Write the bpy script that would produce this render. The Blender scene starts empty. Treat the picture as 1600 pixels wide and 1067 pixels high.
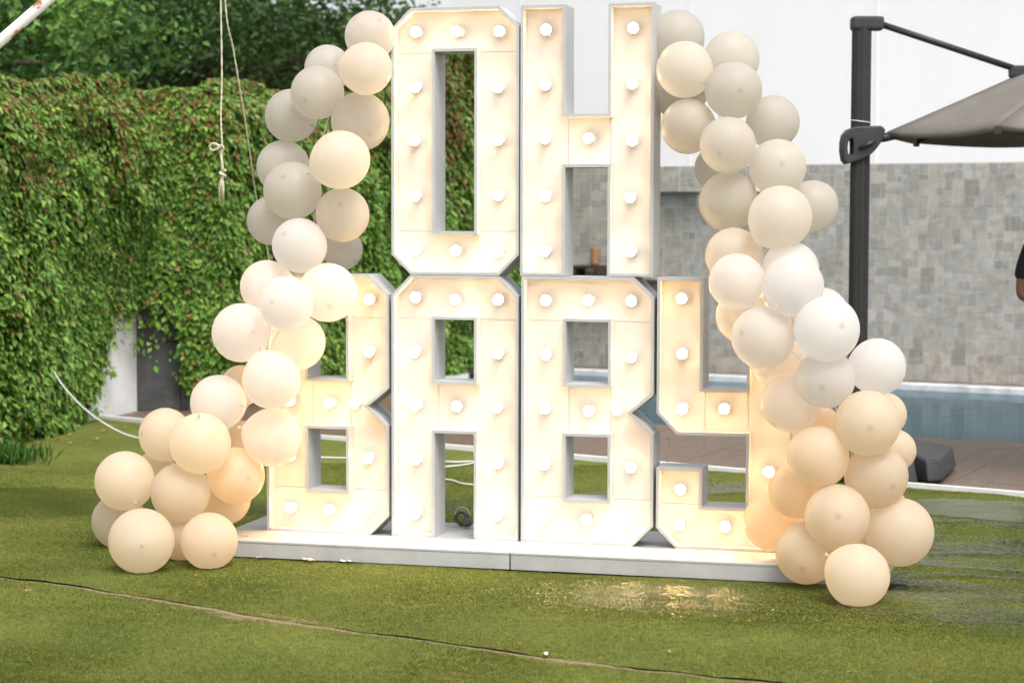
import bpy, bmesh, math, random
import numpy as np
from mathutils import Vector, Matrix

random.seed(11)
RNG = np.random.default_rng(11)
SC = bpy.context.scene
COL = SC.collection
R = math.radians

# ------------------------------------------------------------------ camera
YAW, PITCH, ROLL = 0.2511, -0.0625, 0.0021
CAM = Vector((2.8366, -8.8028, 1.5774))
fw = Vector((-math.sin(YAW) * math.cos(PITCH), math.cos(YAW) * math.cos(PITCH), math.sin(PITCH)))
r0 = Vector((math.cos(YAW), math.sin(YAW), 0))
u0 = r0.cross(fw)
cr = r0 * math.cos(ROLL) + u0 * math.sin(ROLL)
cu = -r0 * math.sin(ROLL) + u0 * math.cos(ROLL)
cam_data = bpy.data.cameras.new('camera')
cam_data.lens = 70.0
cam_data.sensor_width = 36.0
cam_data.clip_start = 0.1
cam_data.clip_end = 400
cam_data.dof.use_dof = True
cam_data.dof.focus_distance = 8.7
cam_data.dof.aperture_fstop = 3.2
cam = bpy.data.objects.new('camera', cam_data)
COL.objects.link(cam)
M = Matrix.Identity(4)
for i in range(3):
    M[i][0], M[i][1], M[i][2], M[i][3] = cr[i], cu[i], -fw[i], CAM[i]
cam.matrix_world = M
SC.camera = cam

# ------------------------------------------------------------------ light
SUN_EL, SUN_AZ = R(60), R(140)            # azimuth clockwise from +Y: behind the camera, to the right
world = bpy.data.worlds.new('World')
SC.world = world
world.use_nodes = True
wn = world.node_tree
bg = wn.nodes['Background']
sky = wn.nodes.new('ShaderNodeTexSky')
sky.sky_type = 'NISHITA'
sky.sun_disc = False
sky.sun_elevation = SUN_EL
sky.sun_rotation = SUN_AZ
sky.air_density = 1.0
sky.dust_density = 4.0
sky.ozone_density = 1.0
hsv = wn.nodes.new('ShaderNodeHueSaturation')     # an overcast sky: the blue is mostly washed out
hsv.inputs['Saturation'].default_value = 0.20
wn.links.new(sky.outputs[0], hsv.inputs['Color'])
wn.links.new(hsv.outputs[0], bg.inputs['Color'])
bg.inputs['Strength'].default_value = 0.15
sun_d = bpy.data.lights.new('sun', 'SUN')
sun_d.energy = 1.05
sun_d.angle = R(28)
sun_d.color = (1.0, 0.955, 0.88)
sun = bpy.data.objects.new('sun', sun_d)
COL.objects.link(sun)
sdir = Vector((math.sin(SUN_AZ) * math.cos(SUN_EL), math.cos(SUN_AZ) * math.cos(SUN_EL), math.sin(SUN_EL)))
sun.rotation_euler = sdir.to_track_quat('Z', 'Y').to_euler()
sun.location = sdir * 30
SC.view_settings.view_transform = 'Standard'
SC.view_settings.look = 'None'
SC.view_settings.gamma = 1
SC.view_settings.exposure = 0.85
SC.cycles.use_denoising = True
SC.cycles.max_bounces = 14
SC.cycles.diffuse_bounces = 10
SC.cycles.transmission_bounces = 12
SC.cycles.sample_clamp_indirect = 8

# ------------------------------------------------------------------ materials
def nmat(name):
    m = bpy.data.materials.new(name)
    m.use_nodes = True
    nt = m.node_tree
    return m, nt, nt.nodes['Principled BSDF']

def add(nt, kind, **kw):
    n = nt.nodes.new(kind)
    for k, v in kw.items():
        if k in n.inputs:
            n.inputs[k].default_value = v
        else:
            setattr(n, k, v)
    return n

def rgba(c):
    return (c[0], c[1], c[2], 1)

def ramp(nt, fac, stops):
    n = nt.nodes.new('ShaderNodeValToRGB')
    e = n.color_ramp.elements
    while len(e) < len(stops):
        e.new(0.5)
    for k, (p, c) in enumerate(stops):
        e[k].position = p
        e[k].color = rgba(c) if len(c) == 3 else c
    nt.links.new(fac, n.inputs[0])
    return n

def noisy(name, c1, c2, scale=6, rough=0.6, bump=0.0, bump_scale=60, detail=6, stretch=(1, 1, 1), spec=0.4, coords='Object'):
    m, nt, b = nmat(name)
    tc = add(nt, 'ShaderNodeTexCoord')
    mp = add(nt, 'ShaderNodeMapping')
    mp.inputs['Scale'].default_value = stretch
    nt.links.new(tc.outputs[coords], mp.inputs[0])
    n = add(nt, 'ShaderNodeTexNoise', Scale=scale, Detail=detail, Roughness=0.65)
    nt.links.new(mp.outputs[0], n.inputs['Vector'])
    rp = ramp(nt, n.outputs[0], [(0.3, c1), (0.7, c2)])
    nt.links.new(rp.outputs[0], b.inputs['Base Color'])
    b.inputs['Roughness'].default_value = rough
    b.inputs['Specular IOR Level'].default_value = spec
    if bump:
        n2 = add(nt, 'ShaderNodeTexNoise', Scale=bump_scale, Detail=5)
        nt.links.new(mp.outputs[0], n2.inputs['Vector'])
        bp = add(nt, 'ShaderNodeBump', Strength=bump, Distance=0.01)
        nt.links.new(n2.outputs[0], bp.inputs['Height'])
        nt.links.new(bp.outputs[0], b.inputs['Normal'])
    return m

def leafy(name, translucent=0.3, rough=0.5, tint=(1, 1, 1)):
    m, nt, b = nmat(name)
    at = add(nt, 'ShaderNodeAttribute', attribute_name='col')
    nt.links.new(at.outputs['Color'], b.inputs['Base Color'])
    b.inputs['Roughness'].default_value = rough
    b.inputs['Specular IOR Level'].default_value = 0.35
    tr = add(nt, 'ShaderNodeBsdfTranslucent')
    nt.links.new(at.outputs['Color'], tr.inputs['Color'])
    mx = add(nt, 'ShaderNodeMixShader')
    mx.inputs[0].default_value = translucent
    nt.links.new(b.outputs[0], mx.inputs[1])
    nt.links.new(tr.outputs[0], mx.inputs[2])
    nt.links.new(mx.outputs[0], nt.nodes['Material Output'].inputs['Surface'])
    return m

def paint_wood(name, c1, c2, wear=(0.16, 0.13, 0.10), wear_amt=0.70):
    """brushed paint on boards with small scuffs where the wood shows"""
    m, nt, b = nmat(name)
    tc = add(nt, 'ShaderNodeTexCoord')
    n = add(nt, 'ShaderNodeTexNoise', Scale=3.5, Detail=8, Roughness=0.7)
    nt.links.new(tc.outputs['Object'], n.inputs['Vector'])
    rp = ramp(nt, n.outputs[0], [(0.32, c1), (0.68, c2)])
    mp = add(nt, 'ShaderNodeMapping')
    mp.inputs['Scale'].default_value = (4, 60, 60)
    nt.links.new(tc.outputs['Object'], mp.inputs[0])
    g = add(nt, 'ShaderNodeTexNoise', Scale=2.0, Detail=4)
    nt.links.new(mp.outputs[0], g.inputs['Vector'])
    w = add(nt, 'ShaderNodeTexNoise', Scale=26, Detail=6, Roughness=0.75)
    nt.links.new(tc.outputs['Object'], w.inputs['Vector'])
    wr = ramp(nt, w.outputs[0], [(wear_amt, (0, 0, 0)), (wear_amt + 0.04, (1, 1, 1))])
    mx = add(nt, 'ShaderNodeMix', data_type='RGBA')
    nt.links.new(wr.outputs[0], mx.inputs[0])
    nt.links.new(rp.outputs[0], mx.inputs[6])
    mx.inputs[7].default_value = rgba(wear)
    nt.links.new(mx.outputs[2], b.inputs['Base Color'])
    b.inputs['Roughness'].default_value = 0.55
    bp = add(nt, 'ShaderNodeBump', Strength=0.12, Distance=0.004)
    nt.links.new(g.outputs[0], bp.inputs['Height'])
    nt.links.new(bp.outputs[0], b.inputs['Normal'])
    return m

MAT = {}
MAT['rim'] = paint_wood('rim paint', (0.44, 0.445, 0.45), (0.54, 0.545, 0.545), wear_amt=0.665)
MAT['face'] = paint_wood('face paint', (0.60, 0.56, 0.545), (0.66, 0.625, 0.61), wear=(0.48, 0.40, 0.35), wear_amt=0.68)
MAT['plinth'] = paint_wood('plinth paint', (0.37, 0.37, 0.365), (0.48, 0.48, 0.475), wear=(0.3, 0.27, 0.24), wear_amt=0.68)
MAT['earth'] = noisy('earth', (0.10, 0.07, 0.045), (0.18, 0.13, 0.09), 9, 0.9, 0.4)
MAT['seam_sand'] = noisy('sand under the turf', (0.15, 0.11, 0.065), (0.26, 0.195, 0.12), 30, 0.9, 0.5)
MAT['white_wall'] = noisy('white wall paint', (0.775, 0.79, 0.80), (0.82, 0.83, 0.84), 1.1, 0.8, 0.05, 20, stretch=(2.2, 2.2, 0.35))
MAT['old_white'] = noisy('old white wall', (0.60, 0.60, 0.59), (0.78, 0.78, 0.77), 2.5, 0.8, 0.1, 30)
MAT['slate'] = noisy('dark slate', (0.035, 0.037, 0.04), (0.12, 0.122, 0.125), 3.0, 0.4, 0.15, 12)
MAT['edging'] = noisy('white edging', (0.70, 0.70, 0.70), (0.82, 0.82, 0.82), 8, 0.35)
MAT['coping'] = noisy('white pool coping', (0.42, 0.44, 0.46), (0.85, 0.86, 0.87), 5, 0.4, 0.1, 40)
MAT['basin'] = noisy('pool tile', (0.10, 0.22, 0.28), (0.16, 0.30, 0.36), 4, 0.4)
MAT['dark_metal'] = noisy('dark grey metal', (0.022, 0.022, 0.023), (0.032, 0.032, 0.033), 20, 0.45)
MAT['dark_plastic'] = noisy('dark plastic', (0.028, 0.029, 0.031), (0.045, 0.046, 0.048), 15, 0.5, 0.1, 120)
MAT['canopy'] = noisy('taupe canvas', (0.15, 0.135, 0.118), (0.19, 0.172, 0.152), 5, 0.85, 0.15, 300)
MAT['rope'] = noisy('cream rope', (0.56, 0.51, 0.36), (0.72, 0.68, 0.54), 120, 0.8, 0.5, 300)
MAT['cable'] = noisy('white cable', (0.66, 0.66, 0.65), (0.76, 0.76, 0.75), 10, 0.5)
MAT['dark_cable'] = noisy('grey cable', (0.06, 0.06, 0.06), (0.14, 0.14, 0.13), 40, 0.5)
MAT['pipe'] = noisy('rusty white pipe', (0.30, 0.11, 0.035), (0.74, 0.74, 0.73), 9, 0.5)
pr = MAT['pipe'].node_tree
for n_ in pr.nodes:
    if n_.type == 'VALTORGB':
        n_.color_ramp.elements[0].position = 0.44
        n_.color_ramp.elements[1].position = 0.49
MAT['bark'] = noisy('bark', (0.05, 0.038, 0.028), (0.11, 0.085, 0.06), 12, 0.9, 0.6, 40)
MAT['stem'] = noisy('ivy stem', (0.08, 0.05, 0.03), (0.16, 0.11, 0.07), 20, 0.8)
MAT['wood'] = noisy('dark brown wood', (0.035, 0.022, 0.014), (0.07, 0.045, 0.028), 14, 0.6, 0.2, 40, stretch=(1, 8, 8))
MAT['terracotta'] = noisy('terracotta', (0.27, 0.13, 0.06), (0.38, 0.20, 0.10), 25, 0.8, 0.4, 60)
MAT['plank'] = noisy('brown deck tile', (0.115, 0.078, 0.056), (0.19, 0.135, 0.10), 3.0, 0.45, 0.05, 60, stretch=(6, 1, 1), spec=0.3)
MAT['grout'] = noisy('deck grout', (0.05, 0.043, 0.038), (0.08, 0.07, 0.06), 8, 0.8)
MAT['leaf'] = leafy('ivy leaf', 0.30)
MAT['treeleaf'] = leafy('tree leaf', 0.30)
MAT['dry_leaf'] = noisy('dry leaf', (0.30, 0.16, 0.06), (0.46, 0.30, 0.13), 20, 0.8)
MAT['scrap'] = noisy('peach balloon scrap', (0.70, 0.47, 0.36), (0.80, 0.58, 0.46), 10, 0.4)
MAT['paper'] = noisy('white paper', (0.75, 0.75, 0.75), (0.85, 0.85, 0.85), 10, 0.7)
MAT['socket'] = noisy('lamp socket', (0.76, 0.74, 0.70), (0.82, 0.80, 0.77), 10, 0.5)
MAT['skin'] = noisy('skin', (0.21, 0.105, 0.065), (0.25, 0.13, 0.085), 30, 0.55, 0.05, 200)
MAT['shirt'] = noisy('black shirt', (0.010, 0.011, 0.012), (0.018, 0.019, 0.020), 12, 0.85, 0.2, 200)
MAT['trousers'] = noisy('dark trousers', (0.02, 0.022, 0.03), (0.035, 0.037, 0.045), 12, 0.85, 0.2, 200)
MAT['hair'] = noisy('black hair', (0.006, 0.005, 0.005), (0.014, 0.012, 0.011), 60, 0.5, 0.5, 150)

# lit globe bulbs; two batches of lamps, one warmer than the other
def bulb_mat(name, c, lo, hi):
    m, nt, b = nmat(name)
    nt.nodes.remove(b)
    em = add(nt, 'ShaderNodeEmission')
    em.inputs['Color'].default_value = rgba(c)
    oi_ = add(nt, 'ShaderNodeObjectInfo')          # no two bulbs burn quite alike
    br = add(nt, 'ShaderNodeMapRange')
    br.inputs['To Min'].default_value = lo
    br.inputs['To Max'].default_value = hi
    nt.links.new(oi_.outputs['Random'], br.inputs['Value'])
    nt.links.new(br.outputs[0], em.inputs['Strength'])
    nt.links.new(em.outputs[0], nt.nodes['Material Output'].inputs['Surface'])
    return m
MAT['bulb'] = bulb_mat('lit bulb', (1.0, 0.69, 0.39), 46, 56)
MAT['bulb_warm'] = bulb_mat('warm lit bulb', (1.0, 0.61, 0.26), 52, 64)

# balloons: thin latex, lit through, with the darker thick spot at the crown and rain drops
def latex(name, c, translucent):
    m, nt, b = nmat(name)
    tc = add(nt, 'ShaderNodeTexCoord')
    oi = add(nt, 'ShaderNodeObjectInfo')
    # drops
    v = add(nt, 'ShaderNodeTexVoronoi', Scale=15.0)
    nt.links.new(tc.outputs['Object'], v.inputs['Vector'])
    d = ramp(nt, v.outputs['Distance'], [(0.13, (1, 1, 1)), (0.22, (0, 0, 0))])
    ns = add(nt, 'ShaderNodeTexNoise', Scale=2.2, Detail=3)
    off = add(nt, 'ShaderNodeVectorMath', operation='ADD')
    nt.links.new(tc.outputs['Object'], off.inputs[0])
    nt.links.new(oi.outputs['Location'], off.inputs[1])
    nt.links.new(off.outputs[0], ns.inputs['Vector'])
    nm = ramp(nt, ns.outputs[0], [(0.44, (0, 0, 0)), (0.60, (1, 1, 1))])
    mul = add(nt, 'ShaderNodeMath', operation='MULTIPLY')
    nt.links.new(d.outputs[0], mul.inputs[0])
    nt.links.new(nm.outputs[0], mul.inputs[1])
    # crown spot (local +Z pole)
    sx = add(nt, 'ShaderNodeVectorMath', operation='DISTANCE')
    nt.links.new(tc.outputs['Object'], sx.inputs[0])
    sx.inputs[1].default_value = (0, 0, 0.985)
    sp = ramp(nt, sx.outputs['Value'], [(0.015, (0.82, 0.81, 0.80)), (0.15, (1, 1, 1))])
    # faint mottling and per-balloon shade
    n2 = add(nt, 'ShaderNodeTexNoise', Scale=1.5, Detail=4)
    nt.links.new(off.outputs[0], n2.inputs['Vector'])
    c1 = tuple(x * 0.975 for x in c)
    base = ramp(nt, n2.outputs[0], [(0.35, c1), (0.65, c)])
    mm = add(nt, 'ShaderNodeMix', data_type='RGBA', blend_type='MULTIPLY')
    mm.inputs[0].default_value = 1.0
    nt.links.new(base.outputs[0], mm.inputs[6])
    nt.links.new(sp.outputs[0], mm.inputs[7])
    mr = add(nt, 'ShaderNodeMapRange')
    mr.inputs['To Min'].default_value = 0.93
    mr.inputs['To Max'].default_value = 1.04
    nt.links.new(oi.outputs['Random'], mr.inputs['Value'])
    vm = add(nt, 'ShaderNodeVectorMath', operation='SCALE')
    nt.links.new(mm.outputs[2], vm.inputs[0])
    nt.links.new(mr.outputs[0], vm.inputs['Scale'])
    dl = add(nt, 'ShaderNodeMath', operation='MULTIPLY')
    nt.links.new(mul.outputs[0], dl.inputs[0])
    dl.inputs[1].default_value = 0.5
    wet = add(nt, 'ShaderNodeMix', data_type='RGBA')
    nt.links.new(dl.outputs[0], wet.inputs[0])
    nt.links.new(vm.outputs[0], wet.inputs[6])
    wet.inputs[7].default_value = (0.95, 0.95, 0.95, 1)
    nt.links.new(wet.outputs[2], b.inputs['Base Color'])
    b.inputs['Roughness'].default_value = 0.34
    b.inputs['Specular IOR Level'].default_value = 0.42
    bp = add(nt, 'ShaderNodeBump', Strength=0.6, Distance=0.012)
    nt.links.new(mul.outputs[0], bp.inputs['Height'])
    nt.links.new(bp.outputs[0], b.inputs['Normal'])
    tr = add(nt, 'ShaderNodeBsdfTranslucent')
    nt.links.new(vm.outputs[0], tr.inputs['Color'])
    mx = add(nt, 'ShaderNodeMixShader')
    mx.inputs[0].default_value = translucent
    nt.links.new(b.outputs[0], mx.inputs[1])
    nt.links.new(tr.outputs[0], mx.inputs[2])
    nt.links.new(mx.outputs[0], nt.nodes['Material Output'].inputs['Surface'])
    return m

MAT['s'] = latex('sand latex', (0.82, 0.78, 0.715), 0.70)
MAT['w'] = latex('white latex', (0.865, 0.85, 0.84), 0.70)
MAT['c'] = latex('cream latex', (0.90, 0.805, 0.665), 0.68)

# turf (sheet and blades share the colour field)
def turf_mat(name, k, rough):
    m, nt, b = nmat(name)
    g = add(nt, 'ShaderNodeNewGeometry')
    n = add(nt, 'ShaderNodeTexNoise', Scale=1.1, Detail=5, Roughness=0.6)
    nt.links.new(g.outputs['Position'], n.inputs['Vector'])
    n2 = add(nt, 'ShaderNodeTexNoise', Scale=45, Detail=3)
    nt.links.new(g.outputs['Position'], n2.inputs['Vector'])
    rp = ramp(nt, n.outputs[0], [(0.3, (0.092 * k, 0.116 * k, 0.023 * k)), (0.55, (0.130 * k, 0.146 * k, 0.030 * k)), (0.75, (0.172 * k, 0.174 * k, 0.042 * k))])
    r2 = ramp(nt, n2.outputs[0], [(0.3, (0.75, 0.75, 0.75)), (0.7, (1.2, 1.2, 1.1))])
    mm = add(nt, 'ShaderNodeMix', data_type='RGBA', blend_type='MULTIPLY')
    mm.inputs[0].default_value = 1.0
    nt.links.new(rp.outputs[0], mm.inputs[6])
    nt.links.new(r2.outputs[0], mm.inputs[7])
    nt.links.new(mm.outputs[2], b.inputs['Base Color'])
    b.inputs['Roughness'].default_value = rough
    b.inputs['Specular IOR Level'].default_value = 0.2
    return m
MAT['turf'] = turf_mat('turf backing', 1.0, 0.9)
MAT['blade'] = turf_mat('turf blade', 1.2, 0.6)

# water: dark body seen through a reflecting surface
def water(name, c, wave_scale, wave, stretch=(1, 1, 1), alpha=1.0, rough=0.03):
    m, nt, b = nmat(name)
    b.inputs['Base Color'].default_value = rgba(c)
    b.inputs['Roughness'].default_value = rough
    b.inputs['IOR'].default_value = 1.33
    b.inputs['Alpha'].default_value = alpha
    g = add(nt, 'ShaderNodeNewGeometry')
    mp = add(nt, 'ShaderNodeMapping')
    mp.inputs['Scale'].default_value = stretch
    nt.links.new(g.outputs['Position'], mp.inputs[0])
    n = add(nt, 'ShaderNodeTexNoise', Scale=wave_scale, Detail=3)
    nt.links.new(mp.outputs[0], n.inputs['Vector'])
    bp = add(nt, 'ShaderNodeBump', Strength=wave, Distance=0.02)
    nt.links.new(n.outputs[0], bp.inputs['Height'])
    nt.links.new(bp.outputs[0], b.inputs['Normal'])
    return m
MAT['pool'] = water('pool water', (0.012, 0.062, 0.088), 3.0, 0.2, (1, 2.2, 1))
MAT['pool'].node_tree.nodes['Principled BSDF'].inputs['IOR'].default_value = 1.10
MAT['pool'].node_tree.nodes['Principled BSDF'].inputs['Specular IOR Level'].default_value = 0.28
# a film of rain water: clear, only its surface reflects
def film(name, rough, bump):
    m, nt, b = nmat(name)
    nt.nodes.remove(b)
    g = add(nt, 'ShaderNodeNewGeometry')
    n = add(nt, 'ShaderNodeTexNoise', Scale=45.0, Detail=3)
    nt.links.new(g.outputs['Position'], n.inputs['Vector'])
    bp = add(nt, 'ShaderNodeBump', Strength=bump, Distance=0.02)
    nt.links.new(n.outputs[0], bp.inputs['Height'])
    fr_ = add(nt, 'ShaderNodeFresnel', IOR=1.33)
    gl = add(nt, 'ShaderNodeBsdfGlossy', Roughness=rough)
    nt.links.new(bp.outputs[0], gl.inputs['Normal'])
    tp = add(nt, 'ShaderNodeBsdfTransparent')
    mx = add(nt, 'ShaderNodeMixShader')
    nt.links.new(fr_.outputs[0], mx.inputs[0])
    nt.links.new(tp.outputs[0], mx.inputs[1])
    nt.links.new(gl.outputs[0], mx.inputs[2])
    nt.links.new(mx.outputs[0], nt.nodes['Material Output'].inputs['Surface'])
    return m
MAT['puddle'] = film('puddle water', 0.13, 0.28)
MAT['damp'] = film('damp film', 0.09, 0.35)

# stone mosaic pieces
m, nt, b = nmat('mosaic stone')
at = add(nt, 'ShaderNodeAttribute', attribute_name='col')
tc = add(nt, 'ShaderNodeNewGeometry')
ns = add(nt, 'ShaderNodeTexNoise', Scale=7, Detail=7, Roughness=0.7, Distortion=1.2)
nt.links.new(tc.outputs['Position'], ns.inputs['Vector'])
rp = ramp(nt, ns.outputs[0], [(0.25, (0.78, 0.78, 0.77)), (0.5, (1, 1, 1)), (0.62, (1.22, 1.21, 1.18)), (0.7, (1, 1, 1))])
mm = add(nt, 'ShaderNodeMix', data_type='RGBA', blend_type='MULTIPLY')
mm.inputs[0].default_value = 1.0
nt.links.new(at.outputs['Color'], mm.inputs[6])
nt.links.new(rp.outputs[0], mm.inputs[7])
nt.links.new(mm.outputs[2], b.inputs['Base Color'])
b.inputs['Roughness'].default_value = 0.5
MAT['mosaic'] = m

# ------------------------------------------------------------------ mesh helpers
def link(name, me, mat=None, parent=None, loc=None):
    o = bpy.data.objects.new(name, me)
    COL.objects.link(o)
    if mat is not None and me is not None and not me.materials:
        me.materials.append(mat)
    if parent is not None:
        o.parent = parent
    if loc is not None:
        o.location = loc
    return o

def mesh(name, verts, faces, smooth=False):
    me = bpy.data.meshes.new(name)
    me.from_pydata([tuple(v) for v in verts], [], [tuple(f) for f in faces])
    me.update()
    if smooth:
        me.polygons.foreach_set('use_smooth', [True] * len(me.polygons))
    return me

def fix(me):
    bm = bmesh.new()
    bm.from_mesh(me)
    bmesh.ops.recalc_face_normals(bm, faces=bm.faces)
    bm.to_mesh(me)
    bm.free()
    return me

def thing(name, label, cat, loc=(0, 0, 0), group=None):
    o = bpy.data.objects.new(name, None)
    o.empty_display_size = 0.1
    COL.objects.link(o)
    o.location = loc
    return tag(o, label, cat, group)

def tag(o, label, cat, group=None):
    o['label'] = label
    o['category'] = cat
    if group:
        o['group'] = group
    return o

def struct(o):
    o['kind'] = 'structure'
    return o

def box_data(x0, x1, y0, y1, z0, z1):
    v = [(x0, y0, z0), (x1, y0, z0), (x1, y1, z0), (x0, y1, z0), (x0, y0, z1), (x1, y0, z1), (x1, y1, z1), (x0, y1, z1)]
    f = [(0, 3, 2, 1), (4, 5, 6, 7), (0, 1, 5, 4), (1, 2, 6, 5), (2, 3, 7, 6), (3, 0, 4, 7)]
    return v, f

def box(name, x0, x1, y0, y1, z0, z1, bevel=0.0, seg=2):
    v, f = box_data(x0, x1, y0, y1, z0, z1)
    me = mesh(name, v, f)
    if bevel:
        bm = bmesh.new()
        bm.from_mesh(me)
        bmesh.ops.bevel(bm, geom=bm.edges[:], offset=bevel, segments=seg, affect='EDGES', profile=0.6)
        bm.to_mesh(me)
        bm.free()
    return me

def join_data(parts):
    V, F = [], []
    for v, f in parts:
        k = len(V)
        V += [tuple(p) for p in v]
        F += [tuple(i + k for i in q) for q in f]
    return V, F

def prism_xz(poly, y0, y1):
    """polygon in x,z pushed from y0 to y1"""
    n = len(poly)
    v = [(p[0], y0, p[1]) for p in poly] + [(p[0], y1, p[1]) for p in poly]
    f = [tuple(range(n)), tuple(range(2 * n - 1, n - 1, -1))]
    f += [(i, i + n, (i + 1) % n + n, (i + 1) % n) for i in range(n)]
    return v, f

def tube_data(pts, rad, seg=8, caps=True):
    pts = [Vector(p) for p in pts]
    n = len(pts)
    if not hasattr(rad, '__len__'):
        rad = [rad] * n
    V, F = [], []
    prev = None
    for i, p in enumerate(pts):
        t = (pts[min(i + 1, n - 1)] - pts[max(i - 1, 0)]).normalized()
        if prev is None:
            a = t.orthogonal().normalized()
        else:
            a = (prev - t * prev.dot(t))
            a = a.normalized() if a.length > 1e-6 else t.orthogonal().normalized()
        prev = a
        b = t.cross(a)
        for k in range(seg):
            w = 2 * math.pi * k / seg
            V.append(p + (a * math.cos(w) + b * math.sin(w)) * rad[i])
    for i in range(n - 1):
        for k in range(seg):
            F.append((i * seg + k, i * seg + (k + 1) % seg, (i + 1) * seg + (k + 1) % seg, (i + 1) * seg + k))
    if caps:
        F.append(tuple(range(seg - 1, -1, -1)))
        F.append(tuple((n - 1) * seg + k for k in range(seg)))
    return V, F

def tube(name, pts, rad, seg=8, smooth=True):
    v, f = tube_data(pts, rad, seg)
    return mesh(name, v, f, smooth)

def spline(pts, n=8):
    """Catmull-Rom through the points"""
    P = [Vector(p) for p in pts]
    P = [P[0] * 2 - P[1]] + P + [P[-1] * 2 - P[-2]]
    out = []
    for i in range(1, len(P) - 2):
        for k in range(n):
            t = k / n
            a, b, c, d = P[i - 1], P[i], P[i + 1], P[i + 2]
            out.append(0.5 * ((2 * b) + (c - a) * t + (2 * a - 5 * b + 4 * c - d) * t * t + (3 * b - a - 3 * c + d) * t ** 3))
    out.append(P[-2])
    return out

def lathe_data(profile, seg=24):
    """(radius, z) profile about Z"""
    V, F = [], []
    for r_, z in profile:
        for k in range(seg):
            w = 2 * math.pi * k / seg
            V.append((r_ * math.cos(w), r_ * math.sin(w), z))
    for i in range(len(profile) - 1):
        for k in range(seg):
            F.append((i * seg + k, i * seg + (k + 1) % seg, (i + 1) * seg + (k + 1) % seg, (i + 1) * seg + k))
    return V, F

def fast_mesh(name, verts, tris, smooth=False, colors=None):
    """numpy triangles to a mesh, with an optional colour for each vertex"""
    me = bpy.data.meshes.new(name)
    nv, nf = len(verts), len(tris)
    me.vertices.add(nv)
    me.vertices.foreach_set('co', np.asarray(verts, dtype=np.float32).ravel())
    me.loops.add(nf * 3)
    me.loops.foreach_set('vertex_index', np.asarray(tris, dtype=np.int32).ravel())
    me.polygons.add(nf)
    me.polygons.foreach_set('loop_start', np.arange(0, nf * 3, 3, dtype=np.int32))
    if smooth:
        me.polygons.foreach_set('use_smooth', np.ones(nf, dtype=bool))
    else:
        me.polygons.foreach_set('use_smooth', np.zeros(nf, dtype=bool))
    me.update(calc_edges=True)
    if colors is not None:
        a = me.attributes.new('col', 'FLOAT_COLOR', 'POINT')
        c = np.ones((nv, 4), dtype=np.float32)
        c[:, :3] = colors
        a.data.foreach_set('color', c.ravel())
    return me

def vnoise(x, y, seed=0):
    """smooth value noise in [-1,1] on numpy arrays"""
    x = np.asarray(x, dtype=np.float64)
    y = np.asarray(y, dtype=np.float64)
    xi, yi = np.floor(x), np.floor(y)
    fx, fy = x - xi, y - yi
    fx, fy = fx * fx * (3 - 2 * fx), fy * fy * (3 - 2 * fy)
    def h(a, b):
        s = np.sin(a * 127.1 + b * 311.7 + seed * 74.7) * 43758.5453
        return 2 * (s - np.floor(s)) - 1
    return (h(xi, yi) * (1 - fx) + h(xi + 1, yi) * fx) * (1 - fy) + (h(xi, yi + 1) * (1 - fx) + h(xi + 1, yi + 1) * fx) * fy

def leaves(name, P, N, D, size, colors, fold=0.25, width=0.62):
    """folded leaf blades: P base, N facing, D tip direction (all n x 3)"""
    n = len(P)
    D = D - N * np.sum(D * N, axis=1, keepdims=True)
    D /= np.linalg.norm(D, axis=1, keepdims=True) + 1e-9
    S = np.cross(D, N)
    s = size[:, None]
    mid = P + D * s * 0.45
    l = mid - S * s * width * 0.5 + N * s * fold * 0.4
    r_ = mid + S * s * width * 0.5 + N * s * fold * 0.4
    tip = P + D * s - N * s * 0.12
    V = np.stack([P, l, tip, r_], axis=1).reshape(-1, 3)
    k = np.arange(n)[:, None] * 4
    T = np.concatenate([k + np.array([[0, 2, 1]]), k + np.array([[0, 3, 2]])], axis=0)
    C = np.repeat(colors, 4, axis=0)
    return fast_mesh(name, V, T, False, C)

# ================================================================== SETTING
# ground under everything
gme = mesh('ground', [(-90, -60, -0.05), (90, -60, -0.05), (90, 120, -0.05), (-90, 120, -0.05)], [(0, 1, 2, 3)])
struct(link('ground', gme, MAT['earth']))

STRIP = [(-4.3, 5.42), (-3.93, 5.25), (-1.92, 4.42), (-0.82, 4.08), (0.1, 3.76), (1.07, 3.38), (2.29, 2.93), (2.86, 2.73), (4.5, 2.17), (7.0, 1.35)]
SEAM = [(-6, 0.2), (-3.2, -0.55), (-2.02, -0.87), (-1.45, -1.05), (-1.09, -1.15), (-0.8, -1.25), (-0.33, -1.44), (0.31, -1.69), (0.81, -1.85), (1.21, -1.97), (1.57, -2.07), (1.8, -2.11), (2.46, -2.22), (7, -2.9)]
SX, SY = zip(*STRIP)
MX, MY = zip(*SEAM)
def strip_y(x): return np.interp(x, SX, SY)
def seam_y(x): return np.interp(x, MX, MY) + 0.012 * vnoise(np.asarray(x) * 7, np.asarray(x) * 0, 3) + 0.006 * vnoise(np.asarray(x) * 25, np.asarray(x) * 0, 4)

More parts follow.
